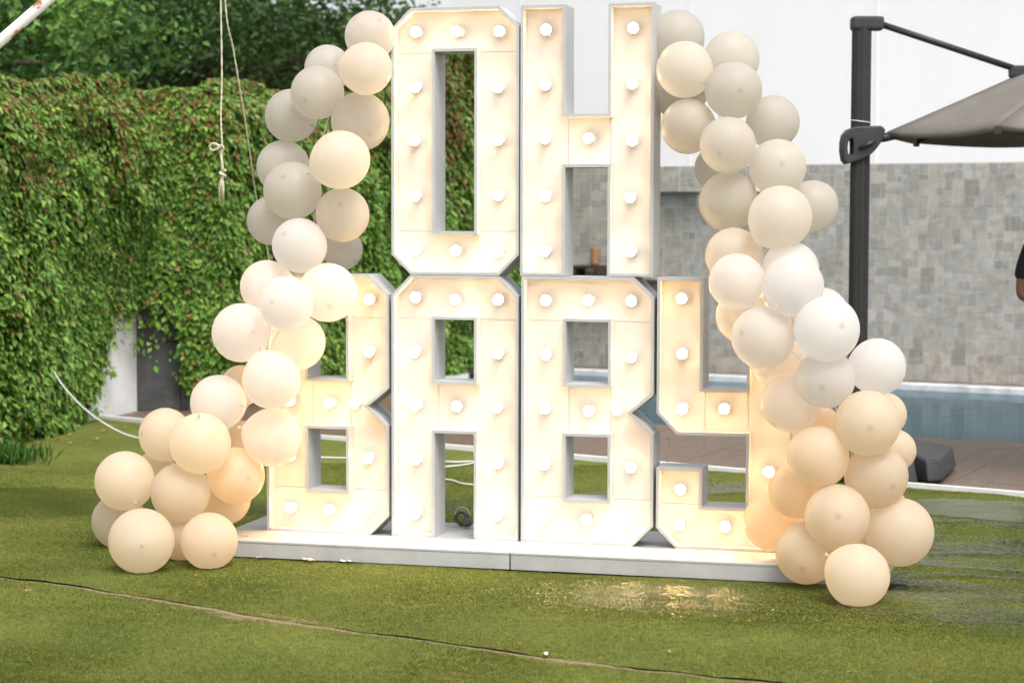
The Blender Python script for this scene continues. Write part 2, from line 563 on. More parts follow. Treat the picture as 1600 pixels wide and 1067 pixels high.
def turf_h(x, y):
    """gently rumpled carpet of artificial grass"""
    h = 0.0045 * vnoise(x * 1.6, y * 3.2, 1) + (0.0035 + 0.003 * np.clip((np.asarray(x) - 1.9) / 0.3, 0, 1)) * vnoise(x * 3.0 + 3, y * 9.0, 2) + 0.0015 * vnoise(x * 11, y * 25, 5)
    w = np.clip((np.asarray(y) - 0.6) / 0.8, 0, 1) * np.clip((-0.9 - np.asarray(x)) / 0.4, 0, 1)
    h = h + w * 0.02 * np.exp(-((np.asarray(y) - 1.9 - 0.25 * np.sin(x * 1.3)) / 0.22) ** 2)
    sd = np.asarray(y) - np.interp(x, MX, MY)                    # curled edge of the back sheet at the seam
    h = h + np.where(sd > 0, 0.006 * np.exp(-sd / 0.035) * (0.6 + 0.4 * vnoise(x * 5, x * 0, 8)), 0)
    return 0.007 + h

def turf_sheet(name, ylo, yhi, nx, ny):
    xs = np.linspace(-4.12, 6.5, nx)
    t = np.linspace(0, 1, ny)
    lo, hi = ylo(xs), yhi(xs)
    X = np.repeat(xs[:, None], ny, 1)
    Y = lo[:, None] + (hi - lo)[:, None] * t[None, :]
    Z = turf_h(X, Y)
    V = np.stack([X, Y, Z], -1).reshape(-1, 3)
    i, j = np.meshgrid(np.arange(nx - 1), np.arange(ny - 1), indexing='ij')
    a = (i * ny + j).ravel()
    T = np.concatenate([np.stack([a, a + ny, a + ny + 1], 1), np.stack([a, a + ny + 1, a + 1], 1)])
    return struct(link(name, fast_mesh(name, V, T, True), MAT['turf']))
turf_sheet('lawn', lambda x: seam_y(x) + 0.014, lambda x: strip_y(x) - 0.01, 420, 260)
turf_sheet('lawn', lambda x: x * 0 - 10.0, lambda x: seam_y(x) - 0.024, 300, 120)
xs = np.linspace(-4.1, 6.4, 300)
sv = [(x, float(seam_y(x)) + s * 0.09, 0.0055) for x in xs for s in (-1, 1)]
sf = [(2 * i, 2 * i + 2, 2 * i + 3, 2 * i + 1) for i in range(299)]
struct(link('bare_soil', mesh('bare_soil', sv, sf), MAT['seam_sand']))

# short blades of the carpet, only where the view is close enough to tell them
n = 1100000
Dd = 6.3 + (12.6 - 6.3) * RNG.random(n) ** 1.35
u = (RNG.random(n) - 0.5) * 0.56
bx = CAM.x + Dd * fw.x / 0.998 + u * Dd * cr.x
by = CAM.y + Dd * fw.y / 0.998 + u * Dd * cr.y
ok = (by < strip_y(bx) - 0.015) & (((by - seam_y(bx) > 0.014) | (by - seam_y(bx) < -0.026))) & (bx > -4.05)
ok &= ~((bx > -0.80) & (bx < 2.09) & (by > -0.29) & (by < 0.47))
bx, by = bx[ok], by[ok]
n = len(bx)
bz = turf_h(bx, by) - 0.001
ang = RNG.random(n) * 2 * np.pi
hh = 0.005 + 0.005 * RNG.random(n)
wd = 0.0012 + 0.0010 * RNG.random(n)
lean = (RNG.random((n, 2)) - 0.5) * 0.010 + np.stack([0.003 * vnoise(bx * 2, by * 2, 6), 0.004 * vnoise(bx * 2, by * 2, 7)], 1)
P0 = np.stack([bx - np.cos(ang) * wd, by - np.sin(ang) * wd, bz], 1)
P1 = np.stack([bx + np.cos(ang) * wd, by + np.sin(ang) * wd, bz], 1)
P2 = np.stack([bx + lean[:, 0], by + lean[:, 1], bz + hh], 1)
V = np.stack([P0, P1, P2], 1).reshape(-1, 3)
o = link('turf_grass', fast_mesh('turf_grass', V, np.arange(n * 3).reshape(-1, 3)), MAT['blade'])
o['kind'] = 'stuff'
tag(o, 'short olive green artificial grass covering the lawn', 'grass')

# rain water standing in the carpet
def puddle(pts, z, seed, mat='puddle'):
    P = spline(pts + [pts[0]], 6)[:-1]
    c = sum(P, Vector((0, 0) if len(P[0]) == 2 else (0, 0, 0))) / len(P)
    V = []
    for i, p in enumerate(P):
        k = 1 + 0.05 * math.sin(i * 2.3 + seed) + 0.04 * math.sin(i * 5.1 + seed * 2)
        q = c + (p - c) * k
        V.append((q[0], q[1], z))
    me = mesh('puddle', V + [(c[0], c[1], z)], [(i, (i + 1) % len(V), len(V)) for i in range(len(V))])
    struct(link('puddle', fix(me), MAT[mat]))
p3 = lambda L: [Vector((a, b, 0)) for a, b in L]
puddle(p3([(-3.6, 0.9), (-2.86, 1.5), (-2.58, 1.62), (-2.19, 1.58), (-1.69, 1.55), (-1.2, 1.7), (-0.98, 1.15), (-1.33, 0.78), (-1.86, 0.66), (-2.08, 0.54), (-2.4, 0.5), (-3.3, 0.3)]), 0.0135, 1)
puddle(p3([(2.08, 2.2), (2.35, 2.43), (2.66, 2.46), (3.3, 2.33), (3.4, 1.6), (2.67, 1.74), (2.37, 1.86), (2.1, 1.95)]), 0.0175, 2)
puddle(p3([(-0.4, 1.6), (0.08, 1.97), (0.72, 2.41), (1.35, 3.0), (1.6, 2.75), (0.79, 2.06), (0.18, 1.56), (-0.25, 1.3)]), 0.0135, 5)

# rain beads caught among the blades: small tilted bits of water surface, thinning out softly
def beads(name, label, px_, py_, size, tilt, lift):
    n_ = len(px_)
    z_ = turf_h(px_, py_) + lift + 0.005 * RNG.random(n_)
    a_ = RNG.random(n_) * 2 * np.pi
    tx, ty = RNG.normal(0, tilt, n_), RNG.normal(0, tilt, n_)
    sz = size * (0.5 + RNG.random(n_))
    V_ = []
    for k in range(4):
        dx, dy = sz * np.cos(a_ + k * np.pi / 2), 0.8 * sz * np.sin(a_ + k * np.pi / 2)
        V_.append(np.stack([px_ + dx, py_ + dy, z_ + dx * tx + dy * ty], 1))
    V_ = np.stack(V_, 1).reshape(-1, 3)
    k = np.arange(n_)[:, None] * 4
    T_ = np.concatenate([k + np.array([[0, 1, 2]]), k + np.array([[0, 2, 3]])])
    o_ = link(name, fast_mesh(name, V_, T_), MAT['damp'])
    o_['kind'] = 'stuff'
    tag(o_, label, 'water')
n_ = 9000
beads('rain_beads', 'glinting rain beads in the turf before the right letters', RNG.normal(1.48, 0.27, n_), np.minimum(RNG.normal(-0.76, 0.15, n_), -0.36), 0.0048, 0.07, 0.007)
n_ = 150000
qx, qy = RNG.uniform(2.0, 3.5, n_), RNG.uniform(-1.35, 1.75, n_)
dn = 0.55 * vnoise(qx * 2.0, qy * 4.5, 41) + 0.45 * vnoise(qx * 5.0, qy * 13.0, 42) + 0.55
dn *= np.clip((qx - 2.05 + 0.10 * vnoise(qy * 3, qy * 0, 43)) / 0.3, 0, 1) * np.clip((qy + 1.25 - 0.25 * (3.0 - qx)) / 0.5, 0, 1)
kp_ = RNG.random(n_) < dn
beads('rain_beads', 'grey wet sheen on the turf at the right edge', qx[kp_], qy[kp_], 0.0075, 0.05, 0.005)

# deck of long brown tiles behind the white edging
DA = math.atan(-0.2)
dr = Vector((math.cos(DA), math.sin(DA), 0))
du = Vector((-math.sin(DA), math.cos(DA), 0))
D0 = Vector((0.15, 6.12, 0))                  # near edge of the pool passes here
deck = link('deck', box('deck', -7.5, 7.5, -4.55, -0.0, -0.045, -0.012), MAT['grout'])
deck.location = D0
deck.rotation_euler.z = DA
struct(deck)
plank_me = box('plank', 0.0015, 0.1985, 0.0015, 0.8985, -0.02, 0.0)
half_me = box('plank', 0.0015, 0.1985, 0.0015, 0.4485, -0.02, 0.0)
for me in (plank_me, half_me):
    me.materials.append(MAT['plank'])
for i in range(-24, 26):
    y0 = -4.5
    while y0 < -0.01:
        L_ = 0.45 if i % 2 and (y0 < -4.4 or y0 > -0.5) else 0.9
        wp = D0 + dr * (i * 0.2 + 0.1) + du * (y0 + L_)
        if wp.y > float(strip_y(wp.x)) - 0.05 and -4.4 < wp.x < 5:
            link('plank', plank_me if L_ > 0.5 else half_me, None, deck, (i * 0.2, y0, random.uniform(-0.0008, 0.0008)))
        y0 += L_
# metal edging strip
ep = [Vector((x, y, 0)) for x, y in STRIP]
V, F = [], []
for i, p in enumerate(ep):
    d = (ep[min(i + 1, len(ep) - 1)] - ep[max(i - 1, 0)]).normalized()
    nrm = Vector((-d.y, d.x, 0))
    for (a, z) in ((-0.012, 0.0), (-0.012, 0.034), (0.022, 0.036), (0.022, 0.0)):
        V.append(p + nrm * a + Vector((0, 0, z)))
for i in range(len(ep) - 1):
    for k in range(3):
        F.append((i * 4 + k, i * 4 + k + 1, (i + 1) * 4 + k + 1, (i + 1) * 4 + k))
tag(link('lawn_edging', fix(mesh('lawn_edging', V, F)), MAT['edging']), 'thin white metal edging between the lawn and the brown deck', 'edging')

# pool
def far_y(x): return 10.62 - 0.25 * x
def near_y(x): return 6.12 - 0.2027 * (x - 0.15)
xl0, xl1 = -1.5, -2.75
pool = struct(link('pool_water', mesh('pool_water', [(xl0, near_y(xl0), -0.035), (8, near_y(8), -0.035), (8, far_y(8), -0.035), (xl1, far_y(xl1), -0.035)], [(0, 1, 2, 3)]), MAT['pool']))
def coping(p, q, w, name='pool_coping'):
    p, q = Vector(p), Vector(q)
    L = (q - p).length
    d = (q - p).normalized()
    o = link(name, box(name, 0, L, 0, w, -0.08, 0.02, 0.008), MAT['coping'])
    o.location = p
    o.rotation_euler.z = math.atan2(d.y, d.x)
    return struct(o)
coping((8, far_y(8), 0), (xl1, far_y(xl1), 0), -0.2)
coping((xl1 - 0.02, far_y(xl1) - 0.01, 0.003), (xl0 - 0.02, near_y(xl0) + 0.1, 0.003), -0.28)
# brown strip beyond the pool and on its left
bs = [(8, far_y(8) + 0.2), (8, far_y(8) + 1.6), (-5, far_y(-5) + 1.6), (-5, far_y(-5) + 0.2), (-5, 5.0), (xl0 - 0.2, near_y(xl0 - 0.2) + 0.02), (xl1 - 0.2, far_y(xl1) + 0.2)]
struct(link('pool_terrace', fix(mesh('pool_terrace', [(a, b, -0.006) for a, b in bs], [(0, 1, 2, 3), (3, 4, 5, 6)])), MAT['plank']))

# ------------------------------------------------------------------ stone wall of square mosaic tiles
def split(r, depth, out):
    x0, y0, x1, y1 = r
    w, h = x1 - x0, y1 - y0
    if depth == 0 or (max(w, h) < 0.12 and random.random() < 0.8) or (depth < 3 and random.random() < 0.16 and max(w, h) < 0.22):
        out.append(r)
        return
    k = random.uniform(0.34, 0.66)
    if w > h:
        split((x0, y0, x0 + w * k, y1), depth - 1, out)
        split((x0 + w * k, y0, x1, y1), depth - 1, out)
    else:
        split((x0, y0, x1, y0 + h * k), depth - 1, out)
        split((x0, y0 + h * k, x1, y1), depth - 1, out)

TS = 0.42
def tile_mesh(seed):
    random.seed(seed)
    rc = []
    split((0.002, 0.002, TS - 0.002, TS - 0.002), 5, rc)
    V, T, C = [], [], []
    def put(x0, x1, z0, z1, y, yb, c):
        k = len(V)
        V.extend([(x0, y, z0), (x1, y, z0), (x1, y, z1), (x0, y, z1), (x0, yb, z0), (x1, yb, z0), (x1, yb, z1), (x0, yb, z1)])
        for q in ((0, 1, 2), (0, 2, 3), (0, 4, 5), (0, 5, 1), (1, 5, 6), (1, 6, 2), (2, 6, 7), (2, 7, 3), (3, 7, 4), (3, 4, 0)):
            T.append(tuple(k + i for i in q))
        C.extend([c] * 8)
    put(0.001, TS - 0.001, 0.001, TS - 0.001, -0.004, 0.0, (0.50, 0.475, 0.43))
    for (x0, z0, x1, z1) in rc:
        t = random.random()
        g_ = 0.365 + random.gauss(0, 0.03) if t < 0.8 else 0.31 + random.gauss(0, 0.025)
        tint = random.choice(((1, 0.955, 0.88), (1, 0.965, 0.90), (1, 0.935, 0.83), (0.98, 0.965, 0.92)))
        gp = random.uniform(0.002, 0.005)
        put(x0 + gp, x1 - gp, z0 + gp, z1 - gp, -0.004 - random.uniform(0.0008, 0.0025), -0.004, tuple(g_ * q for q in tint))
    me = fast_mesh('tile', V, T, False, np.array(C))
    me.materials.append(MAT['mosaic'])
    return me
TILES = [tile_mesh(100 + s) for s in range(7)]
random.seed(5)
WB = math.atan(-0.25)
wall = thing('stone_wall', 'grey stone mosaic wall behind the pool', 'wall', (-3.2, 11.3 + 0.25 * 3.2, 0))
wall.rotation_euler.z = WB
WL = 9.3
link('wall_core', box('wall_core', 0, WL, 0.0, 0.25, -0.05, 5 * TS + 0.004), MAT['old_white'], wall)
for i in range(22):
    for j in range(5):
        o = link('tile', random.choice(TILES), None, wall)
        q = random.randrange(4)
        cx, cz = i * TS + TS / 2, j * TS + TS / 2
        o.matrix_local = Matrix.Translation((cx, -0.001, cz)) @ Matrix.Rotation(q * math.pi / 2, 4, 'Y') @ Matrix.Translation((-TS / 2, 0, -TS / 2))
# projecting lintel of the water spout on the wall, with the falling water
def wall_pt(x, dy=0.0, z=0.0):
    """world point on the wall face at world x, dy in front of it"""
    return Vector((x, 11.3 - 0.25 * x - dy, z))
sp = thing('water_spout', 'stone lintel of the waterfall projecting from the grey mosaic wall', 'fountain', wall_pt(-0.92, 0.0, 1.83))
sp.rotation_euler.z = WB
link('lintel', box('lintel', 0, 1.25, -0.16, -0.012, 0.0, 0.27, 0.008), MAT['old_white'], sp)
li = [link('tile', TILES[k % 7], None, sp) for k in range(3)]
for k, o in enumerate(li):
    o.scale = (0.97, 1, 0.62)
    o.location = (0.005 + k * 0.413, -0.162, 0.005)
wp = [(0.62 + 0.01 * math.sin(k), -0.14 - 0.12 * (k / 9.0) ** 0.5, -1.83 * (k / 9.0) ** 1.6) for k in range(10)]
V = []
for k, p in enumerate(wp):
    w_ = 0.010 + 0.006 * math.sin(k * 1.7)
    V += [(p[0] - w_, p[1], p[2]), (p[0] + w_, p[1] - 0.006, p[2])]
link('water_stream', mesh('water_stream', V, [(2 * k, 2 * k + 1, 2 * k + 3, 2 * k + 2) for k in range(9)], True), water('falling water', (0.55, 0.58, 0.60), 20, 0.4, alpha=0.25), sp)

# tall white building wall behind it
ww = thing('white_building', 'tall plain white building wall rising behind the stone wall', 'building', (-3.9, 13.6 + 0.25 * 3.9, 0))
ww.rotation_euler.z = WB
link('wall', box('wall', 0, 16, 0, 0.4, -0.05, 7.5), MAT['white_wall'], ww)
for k in range(7):
    link('pilaster', box('pilaster', 0.9 + k * 2.2, 0.93 + k * 2.2, -0.006, 0.01, 0, 7.4), MAT['white_wall'], ww)

# ------------------------------------------------------------------ left boundary walls, slate panels
lw = thing('boundary_wall', 'white boundary wall under the ivy at the far left', 'wall', (-4.1, 1.0, 0))
link('wall_face', box('wall_face', -0.2, 0.0, -6.0, 5.02, -0.05, 2.45, 0.01), MAT['old_white'], lw)
lw2 = thing('boundary_wall', 'ivy covered wall running back to the pool corner', 'wall', (-3.72, 6.25, 0))
a2 = math.atan2(5.9, 1.35)
lw2.rotation_euler.z = a2
link('wall_face', box('wall_face', 0, 3.6, 0.0, 0.2, -0.05, 2.55, 0.01), MAT['old_white'], lw2)
link('wall_face', box('wall_face', 3.602, 6.05, 0.0, 0.2, -0.05, 3.3, 0.01), MAT['old_white'], lw2)
sl = thing('slate_panel', 'dark grey slate slab wall in the gap between the ivy curtains', 'wall', (-4.12, 6.03, 0))
sl.rotation_euler.z = math.atan2(0.2, 0.4)
for i in range(2):
    for j in range(4):
        link('slab', box('slab', i * 0.36 + 0.002, i * 0.36 + 0.357, 0, 0.03, j * 0.56 + 0.002, j * 0.56 + 0.556, 0.003, 1), MAT['slate'], sl)
link('slab_backing', box('slab_backing', 0, 0.72, 0.031, 0.12, -0.03, 2.3), MAT['grout'], sl)

# ------------------------------------------------------------------ ivy
def ivy_colors(n, s, z, top):
    G = 2.1 * np.array([[0.056, 0.120, 0.018], [0.078, 0.150, 0.022], [0.105, 0.180, 0.030], [0.040, 0.085, 0.016], [0.13, 0.19, 0.035]])
    c = G[RNG.integers(0, 5, n)] * (0.8 + 0.4 * RNG.random((n, 1)))
    streak = vnoise(s * 3.3 + z * 0.8, z * 0.9, 21) * 0.5 + vnoise(s * 8, z * 2.2, 22) * 0.5
    k = np.clip((z - top + 1.25) / 1.1, 0, 1)
    pr_ = np.clip(0.02 + 0.30 * k ** 1.8 + 1.1 * np.clip(streak - 0.08, 0, 1) * (0.22 + 0.78 * k), 0, 0.9)
    red = RNG.random(n) < pr_ * 0.62
    yel = (~red) & (RNG.random(n) < pr_ * 0.75)
    c[red] = np.array([0.25, 0.13, 0.05]) * (0.7 + 0.6 * RNG.random((red.sum(), 1)))
    c[yel] = np.array([0.185, 0.185, 0.040]) * (0.75 + 0.5 * RNG.random((yel.sum(), 1)))
    return c

def ivy(name, label, origin, d, nrm, length, top, zmin, n, thick, size, s0=0.0, taper=False, rise=lambda s: s * 0):
    """leaf curtain on a wall: d along, nrm outward"""
    d, nrm = np.array(d), np.array(nrm)
    s = s0 + RNG.random(n) * length
    tz = top + rise(s) + 0.05 * vnoise(s * 1.1, s * 0, 31) + 0.06 * vnoise(s * 4, s * 0, 32)
    z0 = np.maximum(zmin(s) + 0.14 * vnoise(s * 6, s * 0, 33) + 0.16 * vnoise(s * 19, s * 0, 38) - 0.5 * (RNG.random(n) < 0.07) * RNG.random(n), 0.0)
    z = z0 + (tz - z0) * RNG.random(n)
    th = thick * (0.85 + 0.22 * vnoise(s * 2.2, z * 2.0, 34) + 0.26 * vnoise(s * 5.5, z * 4.2, 35))
    th *= np.clip((tz - z) / 0.25, 0.35, 1)
    if taper:
        th *= 1 - np.interp(s, [1.6, 2.6], [0, 0.72]) * np.clip((1.7 - z) / 0.6, 0, 1)
    t = np.clip(th, 0.04, None) * RNG.random(n) ** 0.45
    # bare dark gaps between hanging strands
    gap = vnoise(s * 3.1, z * 0.7, 36) + 0.6 * vnoise(s * 7.7, z * 1.6, 37)
    keep = (gap > -1.0) | (RNG.random(n) < 0.4)
    s, z, t = s[keep], z[keep], t[keep]
    n = len(s)
    P = np.array(origin)[None, :] + d[None, :] * s[:, None] + nrm[None, :] * t[:, None]
    P[:, 2] += z
    N = nrm[None, :] * 0.8 + np.array([0, 0, 0.65])[None, :] + (RNG.random((n, 3)) - 0.5) * 1.3
    N /= np.linalg.norm(N, axis=1, keepdims=True)
    D = np.array([0, 0, -1.0])[None, :] + nrm[None, :] * 0.35 + (RNG.random((n, 3)) - 0.5) * 1.5
    sz = size * (0.6 + 0.75 * RNG.random(n))
    root = thing(name, label, 'ivy')
    fo = link('foliage', leaves('foliage', P, N, D, sz, ivy_colors(n, s, z, top)), MAT['leaf'], root)
    fo['kind'] = 'stuff'
    # a handful of bare runners
    for k in range(10):
        ss = s0 + length * (k + random.random()) / 10
        zz = max(float(zmin(np.array([ss]))[0]), 0.0)
        pts = []
        for q in range(7):
            w = ss + 0.12 * math.sin(q * 1.3 + k)
            pts.append(Vector(np.array(origin) + d * w + nrm * 0.03) + Vector((0, 0, zz + (top - 0.3 - zz) * q / 6)))
        link('runner', tube('runner', spline(pts, 3), 0.006, 5), MAT['stem'], root)
    return root

ivy('ivy_curtain', 'thick green ivy with rusty top on the left wall nearest the camera', (-4.1, 2.4, 0), (0, 1, 0), (1, 0, 0), 3.62, 2.62,
    lambda s: np.interp(s, [0, 1.3, 2.5, 2.75, 2.95, 3.2, 3.62], [0.0, 0.02, 0.05, 0.18, 0.5, 0.9, 1.0]), 62000, 0.30, 0.057, taper=True)
ivy('ivy_curtain', 'ivy hanging over the top of the dark slate slabs', (-4.12, 6.0, 0), (0.894, 0.447, 0), (0.447, -0.894, 0), 0.75, 2.62,
    lambda s: np.interp(s, [0, 0.22, 0.33, 0.40, 0.75], [1.05, 0.95, 0.7, 0.12, 0.0]), 12000, 0.16, 0.057)
iv2 = Vector((math.cos(a2), math.sin(a2), 0))
ivy('ivy_curtain', 'green and rust ivy on the wall behind the balloons and letter O', (-3.72, 6.25, 0), tuple(iv2), (iv2.y, -iv2.x, 0), 5.9, 2.72,
    lambda s: np.interp(s, [0, 4.2, 5.9], [0.02, 0.05, 0.3]), 105000, 0.34, 0.062, rise=lambda s: np.interp(s, [3.0, 3.9], [0, 0.85]))

# ------------------------------------------------------------------ trees behind the wall
def tree(label, x, y, h, rad, n, seed, shade=1.0, name='leafy_tree'):
    random.seed(seed)
    rg = np.random.default_rng(seed)
    root = thing(name, label, 'tree', (x, y, 0), 'trees behind the ivy wall')
    trunk_top = h * 0.42
    parts = [tube_data(spline([(0, 0, -0.1), (0.05, 0.03, trunk_top * 0.5), (0.0, 0.0, trunk_top)], 5), [0.2 - 0.010 * k for k in range(11)], 10)]
    ends = []
    for k in range(11):
        a = k * 2.4 + random.random()
        el = random.uniform(0.15, 1.2)
        L = rad * random.uniform(0.5, 0.8)
        e = Vector((math.cos(a) * math.cos(el) * L, math.sin(a) * math.cos(el) * L, trunk_top + math.sin(el) * L * 0.95))
        mid = Vector((0, 0, trunk_top)).lerp(e, 0.5) + Vector((random.uniform(-.15, .15), random.uniform(-.15, .15), 0.2))
        st = Vector((0, 0, trunk_top * random.uniform(0.7, 1.0)))
        parts.append(tube_data(spline([st, mid, e], 4), [0.085, 0.075, 0.066, 0.058, 0.05, 0.042, 0.034, 0.026, 0.02], 6))
        for f_ in (0.45, 0.7, 0.9, 1.0):
            ends.append(st.lerp(mid, f_ * 2) if f_ < 0.5 else mid.lerp(e, f_ * 2 - 1))
    v, f = join_data(parts)
    link('trunk', mesh('trunk', v, f, True), MAT['bark'], root)
    E = np.array([tuple(p) for p in ends])
    # twigs: clumps about the limbs
    nc = 150
    cc = E[rg.integers(0, len(E), nc)] + rg.normal(0, 1, (nc, 3)) * np.array([0.42, 0.42, 0.36]) * rad * 0.55
    ci = rg.integers(0, nc, n)
    P = cc[ci] + rg.normal(0, 1, (n, 3)) * np.array([0.24, 0.24, 0.17])
    N = np.array([0, 0, 0.8])[None, :] + rg.normal(0, 1, (n, 3)) * 0.6
    N /= np.linalg.norm(N, axis=1, keepdims=True)
    D = rg.normal(0, 1, (n, 3)) + np.array([0, 0, -0.6])
    G = np.array([[0.045, 0.105, 0.018], [0.065, 0.140, 0.024], [0.030, 0.075, 0.014], [0.085, 0.165, 0.030]])
    cl = G[rg.integers(0, 4, nc)][ci] * (0.75 + 0.5 * rg.random((n, 1))) * shade
    link('crown', leaves('crown', P, N, D, 0.085 * (0.6 + 0.8 * rg.random(n)), cl), MAT['treeleaf'], root)
    return root
tree('bright green leafy tree at the far left behind the ivy', -7.2, 8.2, 5.6, 2.3, 19000, 3, 1.6)
tree('dark leafy tree behind the dip in the ivy top', -6.2, 12.0, 6.6, 2.6, 17000, 4, 0.75)
tree('leafy tree between the ropes and the sand balloons', -6.3, 15.5, 6.4, 2.0, 25000, 6, 1.1)
tree('dense dark tree furthest back above the ivy wall', -8.6, 15.0, 7.4, 3.0, 12000, 8, 0.8)

# ================================================================== OBJECTS
# ------------------------------------------------------------------ plinths
BT = 0.088
def plinth(x0, x1, label):
    root = thing('plinth', label, 'platform', ((x0 + x1) / 2, 0.09, 0), 'white plinths under the letters')
    h = (x1 - x0) / 2
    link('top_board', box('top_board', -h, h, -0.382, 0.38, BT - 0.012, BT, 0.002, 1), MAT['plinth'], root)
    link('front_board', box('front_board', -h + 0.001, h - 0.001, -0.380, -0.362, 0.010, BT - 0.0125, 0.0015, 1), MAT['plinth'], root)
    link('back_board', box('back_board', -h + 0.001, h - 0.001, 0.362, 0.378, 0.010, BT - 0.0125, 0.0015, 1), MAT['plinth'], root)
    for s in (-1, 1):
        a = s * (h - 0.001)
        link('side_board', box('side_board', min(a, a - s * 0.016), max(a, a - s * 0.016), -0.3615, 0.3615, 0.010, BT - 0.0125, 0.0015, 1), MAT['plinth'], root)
    for k in range(4):
        for s in (-1, 1):
            xx = -h + 0.15 + k * (2 * h - 0.3) / 3
            link('foot', box('foot', xx - 0.03, xx + 0.03, s * 0.34 - 0.015, s * 0.34 + 0.015, 0.0, 0.0098), MAT['plinth'], root)
    return root
plinth(-0.80, 0.6425, 'low white wooden plinth under the left letters B and A')
plinth(0.6475, 2.09, 'low white wooden plinth under the right letters B and Y')

# ------------------------------------------------------------------ letters
LD, LT, LF = 0.175, 0.014, 0.070       # depth, board thickness, face recess
def offset_poly(P, t):
    n = len(P)
    out = []
    for i in range(n):
        a, b, c = Vector(P[i - 1]), Vector(P[i]), Vector(P[(i + 1) % n])
        d1, d2 = (b - a).normalized(), (c - b).normalized()
        n1, n2 = Vector((-d1.y, d1.x)), Vector((-d2.y, d2.x))
        m_ = (n1 + n2)
        m_ /= max(m_.length_squared / 2, 0.25)
        out.append(b + m_ * t)
    return out

bulb_v, bulb_f = lathe_data([(0.0005, -0.0290), (0.0055, -0.0284), (0.010, -0.0270), (0.0150, -0.0246), (0.0197, -0.0211), (0.0233, -0.0170), (0.0262, -0.0120), (0.0281, -0.0070), (0.0290, -0.0015), (0.0286, 0.0040), (0.0272, 0.0095), (0.0225, 0.0185), (0.0165, 0.0245), (0.0135, 0.0290), (0.0130, 0.0330)], 28)
bulb_me = mesh('bulb', [(x * 0.8, z * 0.8 + 0.006, y * 0.8) for x, y, z in bulb_v], bulb_f, True)     # axis along Y, globe towards the camera
fix(bulb_me)
bulb_me.polygons.foreach_set('material_index', [1 if p_.center.y > 0.005 else 0 for p_ in bulb_me.polygons])
warm_me = bulb_me.copy()
for me_, k_ in ((bulb_me, 'bulb'), (warm_me, 'bulb_warm')):
    me_.materials.append(MAT[k_])
    me_.materials.append(MAT['socket'])          # lit dome in front, opaque housing behind it
so_v, so_f = lathe_data([(0.0145, 0.0), (0.0185, 0.001), (0.0195, 0.012), (0.0225, 0.014), (0.0235, 0.0168), (0.001, 0.0168)], 16)
sock_me = fix(mesh('socket', [(x, z, y) for x, y, z in so_v], so_f, True))
sock_me.materials.append(MAT['socket'])

def letter(label, x, z, contours, boards, bulbs, lamp=None):
    root = thing('marquee_letter', label, 'letter', (x, 0, z), 'lit marquee letters')
    for c in contours:
        q = offset_poly(c, LT)
        n = len(c)
        for i in range(n):
            j = (i + 1) % n
            a, b = Vector(c[i]), Vector(c[j])
            d = (b - a).normalized() * 0.0003
            poly = [a + d, b - d, q[j] - d, q[i] + d]
            v, f = prism_xz([(p.x, p.y) for p in poly], random.uniform(-0.0012, 0.0012), LD)
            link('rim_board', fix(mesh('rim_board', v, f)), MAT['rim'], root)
    for bd in boards:
        q = offset_poly(bd, 0.0010)
        v, f = prism_xz([(p.x, p.y) for p in q], LF + random.uniform(0, 0.0014), LF + 0.012)
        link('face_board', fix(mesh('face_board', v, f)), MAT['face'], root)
    for bx_, bz_ in bulbs:
        jx, jz = random.gauss(0, 0.003), random.gauss(0, 0.003)
        o = link('bulb', lamp or bulb_me, None, root, (bx_ + jx, LF - 0.049, bz_ + jz))
        o.rotation_euler = (random.gauss(0, 0.06), 0, random.gauss(0, 0.06))
        s_ = link('socket', sock_me, None, o, (0, 0.0315, 0))
    return root

